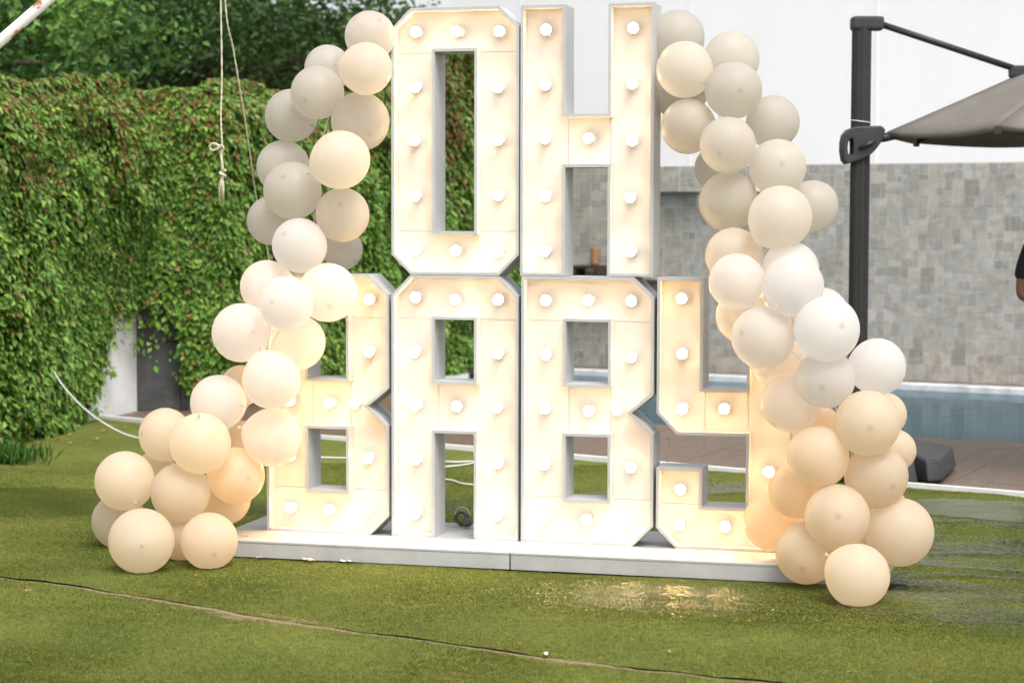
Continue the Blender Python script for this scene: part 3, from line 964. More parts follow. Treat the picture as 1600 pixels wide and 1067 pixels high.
def rect(x0, z0, x1, z1):
    return [(x0, z0), (x1, z0), (x1, z1), (x0, z1)]
S, CH, LH = 0.209, 0.093, 1.22
ROWS = [0.11, 0.36, 0.615, 0.862, 1.112]
def shapes(w):
    s, c, H_ = S, CH, LH
    a, b_, d = 0.107, w / 2, w - 0.105
    g = {}
    hole = lambda x0, z0, x1, z1: [(x0, z0), (x0, z1), (x1, z1), (x1, z0)]
    g['O'] = ([[(c, 0), (w - c, 0), (w, c), (w, H_ - c), (w - c, H_), (c, H_), (0, H_ - c), (0, c)], hole(s, 0.2, w - s, 1.02)],
              [[(c, 0), (w - c, 0), (w, c), (w, 0.2), (0, 0.2), (0, c)], [(0, 1.02), (w, 1.02), (w, H_ - c), (w - c, H_), (c, H_), (0, H_ - c)], rect(0, 0.2, s, 1.02), rect(w - s, 0.2, w, 1.02)],
              [(x_, z_) for z_ in ROWS for x_ in (a, d)] + [(b_, ROWS[0]), (b_, ROWS[4])])
    g['H'] = ([[(0, 0), (s, 0), (s, 0.49), (w - s, 0.49), (w - s, 0), (w, 0), (w, H_), (w - s, H_), (w - s, 0.73), (s, 0.73), (s, H_), (0, H_)]],
              [rect(0, 0, s, H_), rect(w - s, 0, w, H_), rect(s, 0.49, w - s, 0.73)],
              [(x_, z_) for z_ in ROWS for x_ in (a, d)] + [(b_, ROWS[2])])
    g['A'] = ([[(0, 0), (s, 0), (s, 0.49), (w - s, 0.49), (w - s, 0), (w, 0), (w, H_ - c), (w - c, H_), (c, H_), (0, H_ - c)], hole(s, 0.732, w - s, 1.016)],
              [[(0, 1.016), (w, 1.016), (w, H_ - c), (w - c, H_), (c, H_), (0, H_ - c)], rect(0, 0, s, 1.016), rect(w - s, 0, w, 1.016), rect(s, 0.49, w - s, 0.732)],
              [(x_, z_) for z_ in ROWS for x_ in (a, d)] + [(b_, ROWS[2]), (b_, ROWS[4])])
    nz = ((w, 0.515), (w - 0.10, 0.607), (w, 0.69))
    g['B'] = ([[(0, 0), (w - c, 0), (w, c), nz[0], nz[1], nz[2], (w, H_ - c), (w - c, H_), (0, H_)], hole(s, 0.205, w - s, 0.494), hole(s, 0.732, w - s, 1.016)],
              [[(0, 1.016), (w, 1.016), (w, H_ - c), (w - c, H_), (0, H_)], rect(0, 0.205, s, 1.016), [(w - s, 0.205), (w, 0.205), nz[0], nz[1], nz[2], (w, 1.016), (w - s, 1.016)],
               rect(s, 0.494, w - s, 0.732), [(0, 0), (w - c, 0), (w, c), (w, 0.205), (0, 0.205)]],
              [(a, z_) for z_ in ROWS] + [(b_, ROWS[0]), (b_, ROWS[2]), (b_, ROWS[4]), (d, ROWS[0]), (d, ROWS[1]), (d - 0.065, ROWS[2]), (d, ROWS[3]), (d, ROWS[4])])
    g['Y'] = ([[(c, 0), (w - c, 0), (w, c), (w, H_), (w - s, H_), (w - s, 0.725), (s, 0.725), (s, H_), (0, H_), (0, 0.61), (c, 0.515), (w - s, 0.515), (w - s, 0.195), (s, 0.195), (s, 0.365), (0, 0.365), (0, c)]],
              [[(c, 0.515), (s, 0.515), (s, H_), (0, H_), (0, 0.61)], rect(s, 0.515, w - s, 0.725), [(w - s, 0), (w - c, 0), (w, c), (w, H_), (w - s, H_)], [(c, 0), (w - s, 0), (w - s, 0.195), (0, 0.195), (0, c)], rect(0, 0.195, s, 0.365)],
              [(a, 1.125), (a, 0.88), (a, 0.63), (b_, 0.63), (d, 1.125), (d, 0.88), (d, 0.63), (d, 0.36), (a, 0.265), (a, 0.105), (b_, 0.105), (d, 0.105)])
    return g
G1, G2 = shapes(0.607), shapes(0.614)
random.seed(21)
letter('lit white marquee letter O at the top left, above letter A', 0.001, BT + LH + 0.002, *G1['O'])
letter('lit white marquee letter H at the top right, above the right letter B', 0.6155, BT + LH + 0.002, *G2['H'])
letter('lit white marquee letter B at the left end of the lower row', -0.621, BT, *G1['B'], lamp=warm_me)
letter('lit white marquee letter A in the lower row under letter O', 0.0, BT, *G1['A'])
letter('lit white marquee letter B in the lower row under letter H', 0.622, BT, *G2['B'])
let_y = letter('lit white marquee letter Y at the right end of the lower row', 1.2505, BT, *G2['Y'], lamp=warm_me)

for w_pts in (((0.188, 0.2, 0.506), (0.185, 0.2, 0.45), (0.165, 0.2, 0.387)), ((0.022, 0.2, 0.459), (0.016, 0.2, 0.415), (0.017, 0.2, 0.364)), ((0.198, 0.2, 0.326), (0.234, 0.2, 0.283), (0.252, 0.2, 0.213))):
    q_ = [Vector(p_) for p_ in w_pts]
    q_ = [Vector((q_[0].x, 0.17, q_[0].z + 0.03))] + q_
    link('loose_wire', tube('loose_wire', spline(q_, 4), 0.0018, 5), MAT['scrap'], let_y)

# ------------------------------------------------------------------ balloons
BALLOONS = [('L1',-0.088,-0.039,2.403,0.118,'s'),('L2',-0.056,-0.191,2.243,0.119,'s'),('L3',-0.346,0.106,2.272,0.111,'s'),('L4',-0.333,-0.071,2.147,0.124,'s'),('L5',-0.137,-0.036,2.014,0.136,'s'),('L6',-0.518,0.076,2.05,0.127,'s'),('L7',-0.568,0.102,1.808,0.127,'s'),('L8',-0.174,-0.208,1.833,0.134,'s'),('L9',-0.453,-0.083,1.696,0.134,'s'),('L10',-0.218,-0.057,1.584,0.127,'s'),('L11',-0.62,0.075,1.556,0.118,'s'),('L12',-0.305,0.19,1.42,0.098,'s'),('L13',-0.387,-0.17,1.443,0.127,'w'),('L14',-0.564,-0.131,1.251,0.125,'w'),('L15',-0.262,-0.14,1.228,0.136,'w'),('L16',-0.376,-0.376,1.186,0.124,'w'),('L17',-0.639,-0.261,1.043,0.138,'w'),('L18',-0.41,-0.132,0.992,0.127,'w'),('L19',-0.449,-0.374,0.84,0.13,'w'),('L20',-0.743,-0.019,0.775,0.1,'c'),('L21',-0.756,-0.26,0.718,0.13,'w'),('L22',-0.488,-0.262,0.565,0.135,'w'),('L23',-1.082,-0.129,0.546,0.127,'c'),('L24',-0.752,-0.48,0.552,0.139,'c'),('L25',-0.748,-0.019,0.504,0.109,'c'),('L26',-0.663,-0.276,0.384,0.133,'c'),('L27',-1.226,-0.268,0.339,0.141,'c'),('L28',-0.864,-0.449,0.322,0.134,'c'),('L29',-1.184,-0.018,0.349,0.101,'c'),('L30',-1.316,-0.145,0.127,0.131,'c'),('L31',-0.922,-0.744,0.143,0.144,'c'),('L32',-0.886,-0.405,0.112,0.112,'c'),('L33',-0.674,-0.568,0.126,0.129,'c'),('L34',-0.792,-0.113,0.256,0.127,'c'),('R1',1.301,0.179,2.388,0.125,'s'),('R2',1.374,-0.04,2.227,0.124,'s'),('R3',1.558,0.118,2.281,0.123,'s'),('R4',1.593,-0.058,2.133,0.126,'s'),('R5',1.315,0.179,2.132,0.116,'s'),('R6',1.39,-0.04,1.977,0.122,'s'),('R7',1.749,0.101,2.0,0.119,'s'),('R8',1.585,-0.16,1.89,0.122,'s'),('R9',1.487,0.219,1.796,0.108,'s'),('R10',1.788,-0.04,1.795,0.126,'s'),('R11',1.572,-0.04,1.646,0.13,'s'),('R12',1.825,-0.238,1.577,0.134,'s'),('R13',1.929,0.101,1.628,0.114,'s'),('R14',1.607,-0.113,1.408,0.123,'s'),('R15',1.65,-0.306,1.303,0.121,'w'),('R16',1.866,-0.193,1.354,0.124,'w'),('R17',1.902,-0.412,1.29,0.129,'w'),('R18',1.65,-0.139,1.147,0.117,'w'),('R19',1.776,-0.399,1.071,0.133,'w'),('R20',1.997,-0.141,1.163,0.113,'w'),('R21',2.049,-0.456,1.114,0.136,'w'),('R22',1.814,-0.139,0.965,0.131,'w'),('R23',2.247,-0.283,0.948,0.122,'w'),('R24',2.039,-0.377,0.899,0.124,'w'),('R25',1.884,-0.277,0.786,0.132,'w'),('R26',2.217,-0.404,0.72,0.137,'c'),('R27',2.27,-0.095,0.727,0.094,'c'),('R28',1.981,-0.116,0.654,0.111,'c'),('R29',2.013,-0.401,0.57,0.132,'c'),('R30',2.316,-0.148,0.581,0.091,'c'),('R31',2.251,-0.322,0.487,0.135,'c'),('R32',1.908,-0.279,0.406,0.118,'c'),('R33',1.796,-0.139,0.248,0.129,'c'),('R34',2.1,-0.442,0.327,0.137,'c'),('R35',1.965,-0.358,0.153,0.131,'c'),('R36',2.35,-0.283,0.248,0.147,'c'),('R37',2.207,-0.689,0.126,0.13,'c'),('R38',2.276,-0.02,0.312,0.092,'c'),('R39',2.221,-0.141,0.118,0.108,'c'),]
prof = []
for k in range(29):
    th = math.pi * k / 28
    r_, z_ = math.sin(th), math.cos(th)
    if th > math.pi / 2:
        q = (th - math.pi / 2) / (math.pi / 2)
        z_ *= 1 + 0.10 * q ** 2
        r_ *= 1 - 0.05 * q ** 2
    prof.append((max(r_, 0.004), z_))
bv_, bf_ = lathe_data(prof, 40)
balloon_me = {t: fix(mesh('balloon', bv_, bf_, True)) for t in 'swc'}
kn_v, kn_f = lathe_data([(0.045, 0.03), (0.03, -0.01), (0.042, -0.045), (0.03, -0.075), (0.045, -0.11), (0.062, -0.13), (0.03, -0.125)], 12)
knot_me = {t: fix(mesh('knot', kn_v, kn_f, True)) for t in 'swc'}
for t in 'swc':
    balloon_me[t].materials.append(MAT[t])
    knot_me[t].materials.append(MAT[t])
TONE = {'s': 'sand beige', 'w': 'white', 'c': 'cream'}
LIT = {'L14', 'L15', 'L18', 'L22', 'R18', 'R22', 'R25', 'R28', 'R33', 'R16'}
HID = {'L12', 'L20', 'L25', 'L29', 'L32', 'R5', 'R9', 'R20', 'R27', 'R30', 'R38', 'R39'}
def ordinal(k):
    return '' if k == 1 else '%d%s ' % (k, {1: 'st', 2: 'nd', 3: 'rd'}.get(k if k < 20 else k % 10, 'th'))
rank = {}
for side in 'LR':
    for t in 'swc':
        L_ = sorted([b_ for b_ in BALLOONS if b_[0][0] == side and b_[5] == t], key=lambda b_: -b_[3] - b_[4])
        for k, b_ in enumerate(L_):
            rank[b_[0]] = k + 1
PB = {b_[0]: Vector(b_[1:4]) for b_ in BALLOONS}
random.seed(8)
for nme, x, y, z, r_, t in BALLOONS:
    p = Vector((x, y, z))
    near = [q for k, q in PB.items() if k[0] == nme[0] and (q - p).length < 0.42]
    core = sum(near, Vector()) / len(near)
    core.y += 0.10
    ax = (p - core)
    ax = ax.normalized() if ax.length > 0.02 else Vector((0, -1, 0.2))
    if random.random() < 0.45:
        ax = (ax + Vector((random.uniform(-.6, .6), random.uniform(-.7, .1), random.uniform(-.6, .5)))).normalized()
    else:
        ax = Vector((ax.x + random.uniform(-.3, .3), random.uniform(-.05, .35), ax.z + random.uniform(-.5, .3))).normalized()
    o = link('balloon', balloon_me[t], None, None, p)
    o.rotation_mode = 'QUATERNION'
    o.rotation_quaternion = ax.to_track_quat('Z', 'Y')
    k = random.uniform(0.985, 1.015)
    o.scale = (r_ * k, r_ * k, r_ * random.uniform(0.96, 1.03))
    extra = ', glowing from behind' if nme in LIT else (', mostly hidden' if nme in HID else '')
    side = 'left' if nme[0] == 'L' else 'right'
    tag(o, '%s balloon, %shighest %s one in the %s garland%s' % (TONE[t], ordinal(rank[nme]), TONE[t].split()[0], side, extra), 'balloon', '%s balloons of the %s garland' % (TONE[t], side))
    link('knot', knot_me[t], None, o, (0, 0, -1.11))
# the line each garland is tied to
for side, nm in (('L', 'left'), ('R', 'right')):
    pts = sorted([PB[k] for k in PB if k[0] == side], key=lambda v_: -v_.z)
    line = []
    for i in range(0, len(pts) - 3, 3):
        line.append(sum(pts[i:i + 4], Vector()) / 4)
    tag(link('garland_line', tube('garland_line', spline(line, 4), 0.0025, 5), MAT['cable']), 'thin white line the %s balloon garland is tied to' % nm, 'string')

# ------------------------------------------------------------------ umbrella
ux, uy = 1.857, 3.60
UB = Vector((ux, uy, 0))
um = thing('cantilever_umbrella', 'taupe cantilever umbrella with dark post beside the pool', 'umbrella', UB)
ud = Vector((0.961, 0.275, 0)).normalized()
us = Vector((-ud.y, ud.x, 0))
# post: rounded ribbed profile
pv, pf = [], []
prof2 = []
for k in range(24):
    w = 2 * math.pi * k / 24
    rr = 0.058 * (1 - 0.05 * (k % 3 == 0))
    prof2.append((rr * math.cos(w) * 1.05, rr * math.sin(w)))
for z in (0.02, 2.74):
    pv += [(a, b, z) for a, b in prof2]
pf = [(k, (k + 1) % 24, 24 + (k + 1) % 24, 24 + k) for k in range(24)] + [tuple(range(24, 48))]
link('post', mesh('post', pv, pf), MAT['dark_metal'], um)
cap = box('post_cap', -0.066, 0.128, -0.058, 0.058, 2.715, 2.80, 0.022, 3)
link('post_cap', cap, MAT['dark_plastic'], um).rotation_euler.z = math.atan2(ud.y, ud.x)
hub = Vector((2.782, 3.966, 2.47)) - UB
link('strut', tube('strut', [Vector((0.10 * ud.x, 0.10 * ud.y, 2.76)), hub + Vector((0, 0, 0.02))], 0.021, 10), MAT['dark_metal'], um)
link('strut_joint', box('strut_joint', -0.055, 0.05, -0.035, 0.035, -0.03, 0.045, 0.018, 3), MAT['dark_plastic'], um, hub)
# crank housing with its loop grip
k_ = 0.001037
def hz(px, py): return ((px - 172) * k_, 2.02 + (885 - py) * k_)
outer = [hz(*q) for q in ((58, 870), (66, 825), (92, 795), (125, 782), (200, 776), (283, 774), (306, 795), (300, 835), (280, 875), (250, 915), (215, 950), (170, 973), (112, 990), (86, 1000), (66, 975), (57, 920))]
inner = [hz(*q) for q in ((90, 870), (100, 852), (117, 848), (120, 900), (118, 942), (100, 956), (90, 935), (86, 900))]
bm = bmesh.new()
ov = [bm.verts.new((a, -0.078, b)) for a, b in outer]
iv_ = [bm.verts.new((a, -0.078, b)) for a, b in inner]
eds = [bm.edges.new((ov[i], ov[(i + 1) % len(ov)])) for i in range(len(ov))] + [bm.edges.new((iv_[i], iv_[(i + 1) % len(iv_)])) for i in range(len(iv_))]
bmesh.ops.triangle_fill(bm, edges=eds, use_beauty=True)
ext = bmesh.ops.extrude_face_region(bm, geom=bm.faces[:])
bmesh.ops.translate(bm, verts=[e for e in ext['geom'] if isinstance(e, bmesh.types.BMVert)], vec=(0, 0.156, 0))
bmesh.ops.recalc_face_normals(bm, faces=bm.faces)
hm = bpy.data.meshes.new('crank_housing')
bm.to_mesh(hm)
bm.free()
ho = link('crank_housing', hm, MAT['dark_plastic'], um)
ho.rotation_euler.z = YAW
md = ho.modifiers.new('bevel', 'BEVEL')
md.width = 0.008
md.segments = 2
md.limit_method = 'ANGLE'
cr_ = link('crank', tube('crank', [(-0.02, -0.092, 2.0), (0.03, -0.096, 2.02), (0.075, -0.092, 2.045)], [0.013, 0.016, 0.010], 8), MAT['dark_metal'], um)
cr_.rotation_euler.z = YAW
link('wire_wrap', tube('wire_wrap', [Vector((0.064 * math.cos(q * 0.5), 0.064 * math.sin(q * 0.5), 2.165 + 0.012 * math.sin(q * 0.35))) for q in range(14)], 0.003, 5), MAT['cable'], um)
# octagonal canopy: centre, ribs, panels with a hem
cc = Vector((3.372, 4.133, 0)) - UB
CR, CZ, CA = 1.42, 2.105, 2.74
a0 = math.atan2(-ud.y, -ud.x)
rim = [cc + Vector((math.cos(a0 + k * math.pi / 4) * CR, math.sin(a0 + k * math.pi / 4) * CR, CZ)) for k in range(8)]
apex = cc + Vector((0, 0, CA))
NS, NT = 8, 10
for k in range(8):
    A, B = rim[k], rim[(k + 1) % 8]
    V, F = [], []
    for i in range(NT + 1):
        for j in range(NS + 1):
            s_, t_ = i / NT, j / NS
            e = A.lerp(B, t_)
            p = apex.lerp(e, s_)
            p.z -= 0.02 * s_ * math.sin(math.pi * t_) * s_ + 0.008 * math.sin(math.pi * s_)   # cloth sags between ribs
            mid = (A + B) / 2 - apex
            p -= Vector((mid.x, mid.y, 0)).normalized() * 0.06 * s_ ** 3 * math.sin(math.pi * t_)
            V.append(p)
    for j in range(NS + 1):                                                       # hem
        q = V[NT * (NS + 1) + j].copy()
        q.z -= 0.035
        V.append(q)
    for i in range(NT + 1):
        for j in range(NS):
            a_ = i * (NS + 1) + j
            F.append((a_, a_ + 1, a_ + NS + 2, a_ + NS + 1))
    me = fix(mesh('canopy_panel', V, F, True))
    o = link('canopy_panel', me, MAT['canopy'], um)
    so = o.modifiers.new('cloth', 'SOLIDIFY')
    so.thickness = 0.003
    rb = [apex.lerp(A, f_) - Vector((0, 0, 0.03 + 0.02 * math.sin(math.pi * f_))) for f_ in (0.03, 0.35, 0.7, 1.0)]
    link('rib', tube('rib', rb, 0.011, 6), MAT['dark_metal'], um)
    link('rib_cap', box('rib_cap', -0.02, 0.02, -0.02, 0.02, -0.055, -0.005, 0.006, 2), MAT['dark_plastic'], um, A)
armp = [Vector((0.05 * ud.x, 0.05 * ud.y, 2.05)), rim[0] - Vector((0, 0, 0.035)), cc + Vector((0, 0, 2.45))]
link('arm', tube('arm', armp, 0.026, 10), MAT['dark_metal'], um)
link('hub', fix(mesh('hub', *lathe_data([(0.001, 2.36), (0.05, 2.37), (0.06, 2.45), (0.05, 2.62), (0.03, 2.74), (0.045, 2.77), (0.001, 2.79)], 14), True)), MAT['dark_plastic'], um, cc)
A, B = rim[0], rim[7]
def onp(s_, t_): return apex.lerp(A.lerp(B, t_), s_)
# find the panel nearest the camera and sew the care tag there
tagq = min(range(8), key=lambda k: ((rim[k] + rim[(k + 1) % 8]) / 2 + UB - CAM).length)
A, B = rim[tagq], rim[(tagq + 1) % 8]
if (A + UB - rim[0] - UB).length > (B - rim[0]).length:
    A, B = B, A
nrm = (B - A).cross(apex - A).normalized()
if nrm.z < 0:
    nrm = -nrm
tq = [onp(0.80, 0.06), onp(0.80, 0.12), onp(0.70, 0.16), onp(0.70, 0.10)]
link('care_tag', mesh('care_tag', [q + nrm * 0.006 - Vector((0, 0, 0.012)) for q in tq], [(0, 1, 2, 3)]), MAT['paper'], um)
# foot: four fillable wedge weights about the post on a cross
for k in range(4):
    a = -0.08 + k * math.pi / 2
    V = [(0.07, -0.05, 0.02), (0.07, 0.05, 0.02), (0.50, 0.45, 0.02), (0.57, 0.37, 0.02), (0.57, -0.37, 0.02), (0.50, -0.45, 0.02),
         (0.07, -0.05, 0.27), (0.07, 0.05, 0.27), (0.48, 0.42, 0.15), (0.545, 0.35, 0.145), (0.545, -0.35, 0.145), (0.48, -0.42, 0.15)]
    F = [(0, 5, 4, 3, 2, 1), (6, 7, 8, 9, 10, 11)] + [(i, (i + 1) % 6, 6 + (i + 1) % 6, 6 + i) for i in range(6)]
    me = fix(mesh('base_weight', V, F))
    bm = bmesh.new()
    bm.from_mesh(me)
    bmesh.ops.bevel(bm, geom=bm.edges[:], offset=0.018, segments=3, affect='EDGES', profile=0.6)
    bm.to_mesh(me)
    bm.free()
    me.polygons.foreach_set('use_smooth', [True] * len(me.polygons))
    o = link('base_weight', me, MAT['dark_plastic'], um)
    o.rotation_euler.z = a
link('base_cross', box('base_cross', -0.5, 0.5, -0.04, 0.04, 0.001, 0.018), MAT['dark_metal'], um).rotation_euler.z = -0.08

# ------------------------------------------------------------------ shelf on the stone wall seen through letter H
sh = thing('wall_shelf', 'dark wooden shelf fixed on the stone wall, seen through letter H', 'shelf', wall_pt(-2.5, 0.02, 0.86))
sh.rotation_euler.z = WB
link('board', box('board', 0, 1.85, -0.26, -0.012, 0.03, 0.075, 0.004, 1), MAT['wood'], sh)
link('upper_board', box('upper_board', 0.88, 1.16, -0.25, -0.012, 0.185, 0.215, 0.003, 1), MAT['wood'], sh)
for xx in (0.88, 1.13):
    link('upright', box('upright', xx, xx + 0.03, -0.25, -0.012, 0.0755, 0.1845, 0.002, 1), MAT['wood'], sh)
for xx in (0.15, 1.65):
    link('bracket', box('bracket', xx, xx + 0.03, -0.22, -0.012, -0.16, 0.0295, 0.002, 1), MAT['wood'], sh)
pt = thing('clay_pillar', 'terracotta pillar pot standing on the small wall shelf', 'pot', wall_pt(-1.49, 0.15, 1.0755))
vv, ff = lathe_data([(0.001, 0), (0.044, 0.0), (0.047, 0.03), (0.043, 0.05), (0.047, 0.08), (0.043, 0.10), (0.047, 0.13), (0.043, 0.16), (0.048, 0.18), (0.04, 0.18), (0.036, 0.10), (0.001, 0.10)], 16)
link('pot_body', fix(mesh('pot_body', vv, ff, True)), MAT['terracotta'], pt)

# ------------------------------------------------------------------ pipe frame with the two ropes
pa, pb = Vector((-1.661, -0.596, 2.363)), Vector((-1.454, -0.531, 2.551))
dd = (pb - pa).normalized()
top = pa + dd * ((3.25 - pa.z) / dd.z)
low = pa + dd * ((1.2 - pa.z) / dd.z)
fr = thing('pipe_frame', 'rusty white pipe frame at the top left corner', 'frame', (low.x - 0.05, low.y, 0))
FB = Vector((low.x - 0.05, low.y, 0))
link('brace', tube('brace', [low - FB, top - FB], 0.025, 14), MAT['pipe'], fr)
link('post', tube('post', [(0, 0, 0.0), (0, 0, 3.3)], 0.03, 14), MAT['pipe'], fr)
bm_y = -0.336
link('beam', tube('beam', [Vector((-0.1, 0, 3.27)), Vector((top.x - FB.x, 0.0, 3.27)), Vector((-0.3 - FB.x, bm_y - FB.y, 3.27))], 0.028, 14), MAT['pipe'], fr)

def rope_mesh(name, pts, rad, n=4):
    """two plies twisted about the path"""
    P = spline(pts, n)
    L_ = 0
    parts = []
    for ph in (0, math.pi):
        Q = []
        for i, p in enumerate(P):
            t = (P[min(i + 1, len(P) - 1)] - P[max(i - 1, 0)]).normalized()
            a = t.orthogonal().normalized()
            b = t.cross(a)
            w = i * 1.25 + ph
            Q.append(p + (a * math.cos(w) + b * math.sin(w)) * rad * 0.55)
        parts.append(tube_data(Q, rad * 0.62, 6))
    v, f = join_data(parts)
    return mesh(name, v, f, True)
X1, Y1 = -0.700, -0.338
rp_ = thing('hanging_rope', 'cream rope hanging straight down to a knotted frayed end', 'rope', (X1, Y1, 3.24))
link('strand', rope_mesh('strand', [(0, 0, 0.02), (0.001, 0, -0.5), (0.006, 0, -1.0), (0.004, -0.01, -1.2), (0.012, -0.02, -1.33), (0.012, -0.03, -1.40)], 0.0043, 16), MAT['rope'], rp_)
lp = [(0.012, -0.03, -1.35), (-0.02, -0.035, -1.335), (-0.042, -0.03, -1.345), (-0.035, -0.03, -1.365), (-0.005, -0.04, -1.36), (0.016, -0.035, -1.345), (0.02, -0.022, -1.36), (0.006, -0.02, -1.37)]
link('knot', rope_mesh('knot', lp, 0.006, 6), MAT['rope'], rp_)
link('tail', rope_mesh('tail', [(0.012, -0.03, -1.39), (0.016, -0.03, -1.42), (0.018, -0.028, -1.455)], 0.0065, 8), MAT['rope'], rp_)
kp = [Vector((0.018 + 0.012 * math.cos(q), -0.028 + 0.012 * math.sin(q), -1.455 - 0.004 * q)) for q in np.linspace(0, 9, 20)]
link('knot', tube('knot', kp, 0.006, 6), MAT['rope'], rp_)
random.seed(4)
fr_p = []
for k in range(26):
    a = random.random() * 6.28
    s_ = random.uniform(0.004, 0.022)
    L_ = random.uniform(0.07, 0.135)
    fr_p.append(tube_data([(0.017, -0.028, -1.48), (0.014 + s_ * 0.7 * math.cos(a), -0.028 + s_ * math.sin(a), -1.48 - L_ * 0.5), (0.010 + s_ * math.cos(a + 0.5), -0.028 + s_ * math.sin(a), -1.48 - L_)], [0.0022, 0.0016, 0.0009], 4))
v, f = join_data(fr_p)
link('frayed_end', mesh('frayed_end', v, f, True), MAT['rope'], rp_)
r2 = thing('hanging_rope', 'cream rope slanting down to the sand balloons of the left garland', 'rope', (-0.678, -0.336, 3.24))
O2 = Vector((-0.678, -0.336, 3.24))
pts = [Vector(q) - O2 for q in ((-0.690, -0.345, 3.27), (-0.678, -0.332, 2.553), (-0.676, -0.242, 2.33), (-0.686, -0.106, 2.076), (-0.722, 0.077, 1.844), (-0.752, 0.213, 1.679), (-0.738, 0.261, 1.556), (-0.704, 0.23, 1.432), (-0.66, 0.16, 1.33))]
link('strand', rope_mesh('strand', pts, 0.0043, 16), MAT['rope'], r2)

# ------------------------------------------------------------------ white power cable from the ivy to the letters
cp = [(-4.05, 4.05, 0.60), (-3.91, 4.089, 0.554), (-3.72, 4.02, 0.36), (-3.50, 3.97, 0.19), (-3.28, 3.97, 0.07), (-3.1, 3.96, 0.026), (-2.55, 3.56, 0.022), (-2.01, 3.34, 0.022), (-1.47, 3.31, 0.022), (-0.97, 3.38, 0.022), (-0.67, 3.30, 0.022), (-0.545, 3.36, 0.022), (-0.53, 3.22, 0.022),
      (-0.66, 3.02, 0.022), (-0.85, 2.8, 0.022), (-0.72, 2.58, 0.022), (-0.44, 2.47, 0.022), (-0.33, 2.34, 0.022), (-0.15, 2.2, 0.022), (0.15, 1.6, 0.022), (0.30, 0.9, 0.022), (0.27, 0.6, 0.03), (0.255, 0.49, 0.08), (0.25, 0.45, 0.097), (0.24, 0.40, 0.10)]
tag(link('power_cable', tube('power_cable', spline(cp, 6), 0.0052, 7), MAT['cable']), 'white power cable running from the ivy over the lawn behind the letters', 'cable')
co = thing('cable_coil', 'grey bundle of coiled cable and plug on the plinth inside letter A', 'cable', (0.235, 0.385, BT))
V = []
cpts = [Vector((0.03 * math.cos(q) + 0.004 * math.sin(q * 3.1), -0.01 + 0.016 * math.sin(q * 0.7) , 0.038 + 0.030 * math.sin(q) + 0.004 * math.cos(q * 2.3))) for q in np.linspace(0, 6 * math.pi * 2, 150)]
link('coil', tube('coil', cpts, 0.0042, 6), MAT['dark_cable'], co)
link('loop', tube('loop', [Vector((-0.005 + 0.036 * math.cos(q), 0.01, 0.055 + 0.034 * math.sin(q))) for q in np.linspace(-0.3, 3.6, 16)], 0.003, 6), MAT['cable'], co)
pv_, pf_ = lathe_data([(0.001, 0), (0.020, 0), (0.023, 0.006), (0.023, 0.03), (0.017, 0.04), (0.008, 0.05), (0.001, 0.05)], 14)
plug = link('plug', fix(mesh('plug', pv_, pf_, True)), MAT['dark_cable'], co, (0.035, -0.045, 0.025))
plug.rotation_euler = (math.radians(80), 0, 0.4)

# ------------------------------------------------------------------ litter
def leaf_litter(name, x, y, size, mat, label, cat, seed, group=None):
    random.seed(seed)
    n = 9
    V = [(0, 0, 0.004)]
    for k in range(n):
        a = 2 * math.pi * k / n
        rr = size * (0.5 + 0.5 * abs(math.cos(a))) * random.uniform(0.8, 1.1)
        V.append((rr * math.cos(a), rr * 0.6 * math.sin(a), 0.004 + size * 0.25 * random.random()))
    V2 = [(a, b, c - 0.0012) for a, b, c in V]
    F = [(0, 1 + k, 1 + (k + 1) % n) for k in range(n)] + [(n + 1, n + 2 + (k + 1) % n, n + 2 + k) for k in range(n)]
    F += [(1 + k, n + 2 + k, n + 2 + (k + 1) % n, 1 + (k + 1) % n) for k in range(n)]
    o = link(name, mesh(name, V + V2, F), mat)
    o.location = (x, y, float(turf_h(np.array([x]), np.array([y]))[0]) + 0.010)
    o.rotation_euler.z = random.random() * 6.28
    return tag(o, label, cat, group)
for k, (x, y) in enumerate([(-3.95, 3.77), (-3.73, 3.63), (-3.74, 4.12), (-3.43, 3.91), (-3.57, 4.66), (-3.34, 3.54), (-3.63, 3.27), (-3.74, 4.8), (-3.55, 4.85), (-3.69, 3.84), (-3.48, 3.62), (-3.85, 4.3), (-3.6, 4.4), (-3.3, 4.2), (-3.2, 4.5), (-3.9, 3.3)]):
    leaf_litter('fallen_leaf', x, y, 0.035, MAT['dry_leaf'], 'small dry yellowish leaf on the turf at the foot of the ivy', 'leaf', 50 + k, 'fallen leaves at the foot of the ivy')
leaf_litter('balloon_scrap', -0.53, -0.325, 0.028, MAT['scrap'], 'curled peach balloon scrap at the left of the plinth front', 'scrap', 1)
leaf_litter('balloon_scrap', -0.29, -0.325, 0.038, MAT['scrap'], 'rounded peach balloon scrap against the plinth front', 'scrap', 2)
leaf_litter('paper_bit', -0.12, -0.315, 0.030, MAT['paper'], 'white chip lying at the plinth front', 'litter', 3)
leaf_litter('paper_bit', 1.21, -1.965, 0.022, MAT['paper'], 'white paper bit in the turf seam', 'litter', 4)
leaf_litter('fallen_leaf', 1.63, -1.81, 0.016, MAT['dry_leaf'], 'tiny orange leaf on the turf in the foreground', 'leaf', 5)
leaf_litter('fallen_leaf', -0.62, -0.84, 0.014, MAT['dry_leaf'], 'tiny yellow leaf in front of the lower left balloons', 'leaf', 6)
leaf_litter('fallen_leaf', -1.15, -1.35, 0.018, MAT['dry_leaf'], 'small dry leaf on the turf at the left edge below the seam', 'leaf', 7)
s_ = leaf_litter('balloon_scrap', -0.66, -0.18, 0.024, MAT['scrap'], 'peach balloon scrap on top of the plinth corner', 'scrap', 9)
s_.location.z = BT + 0.001
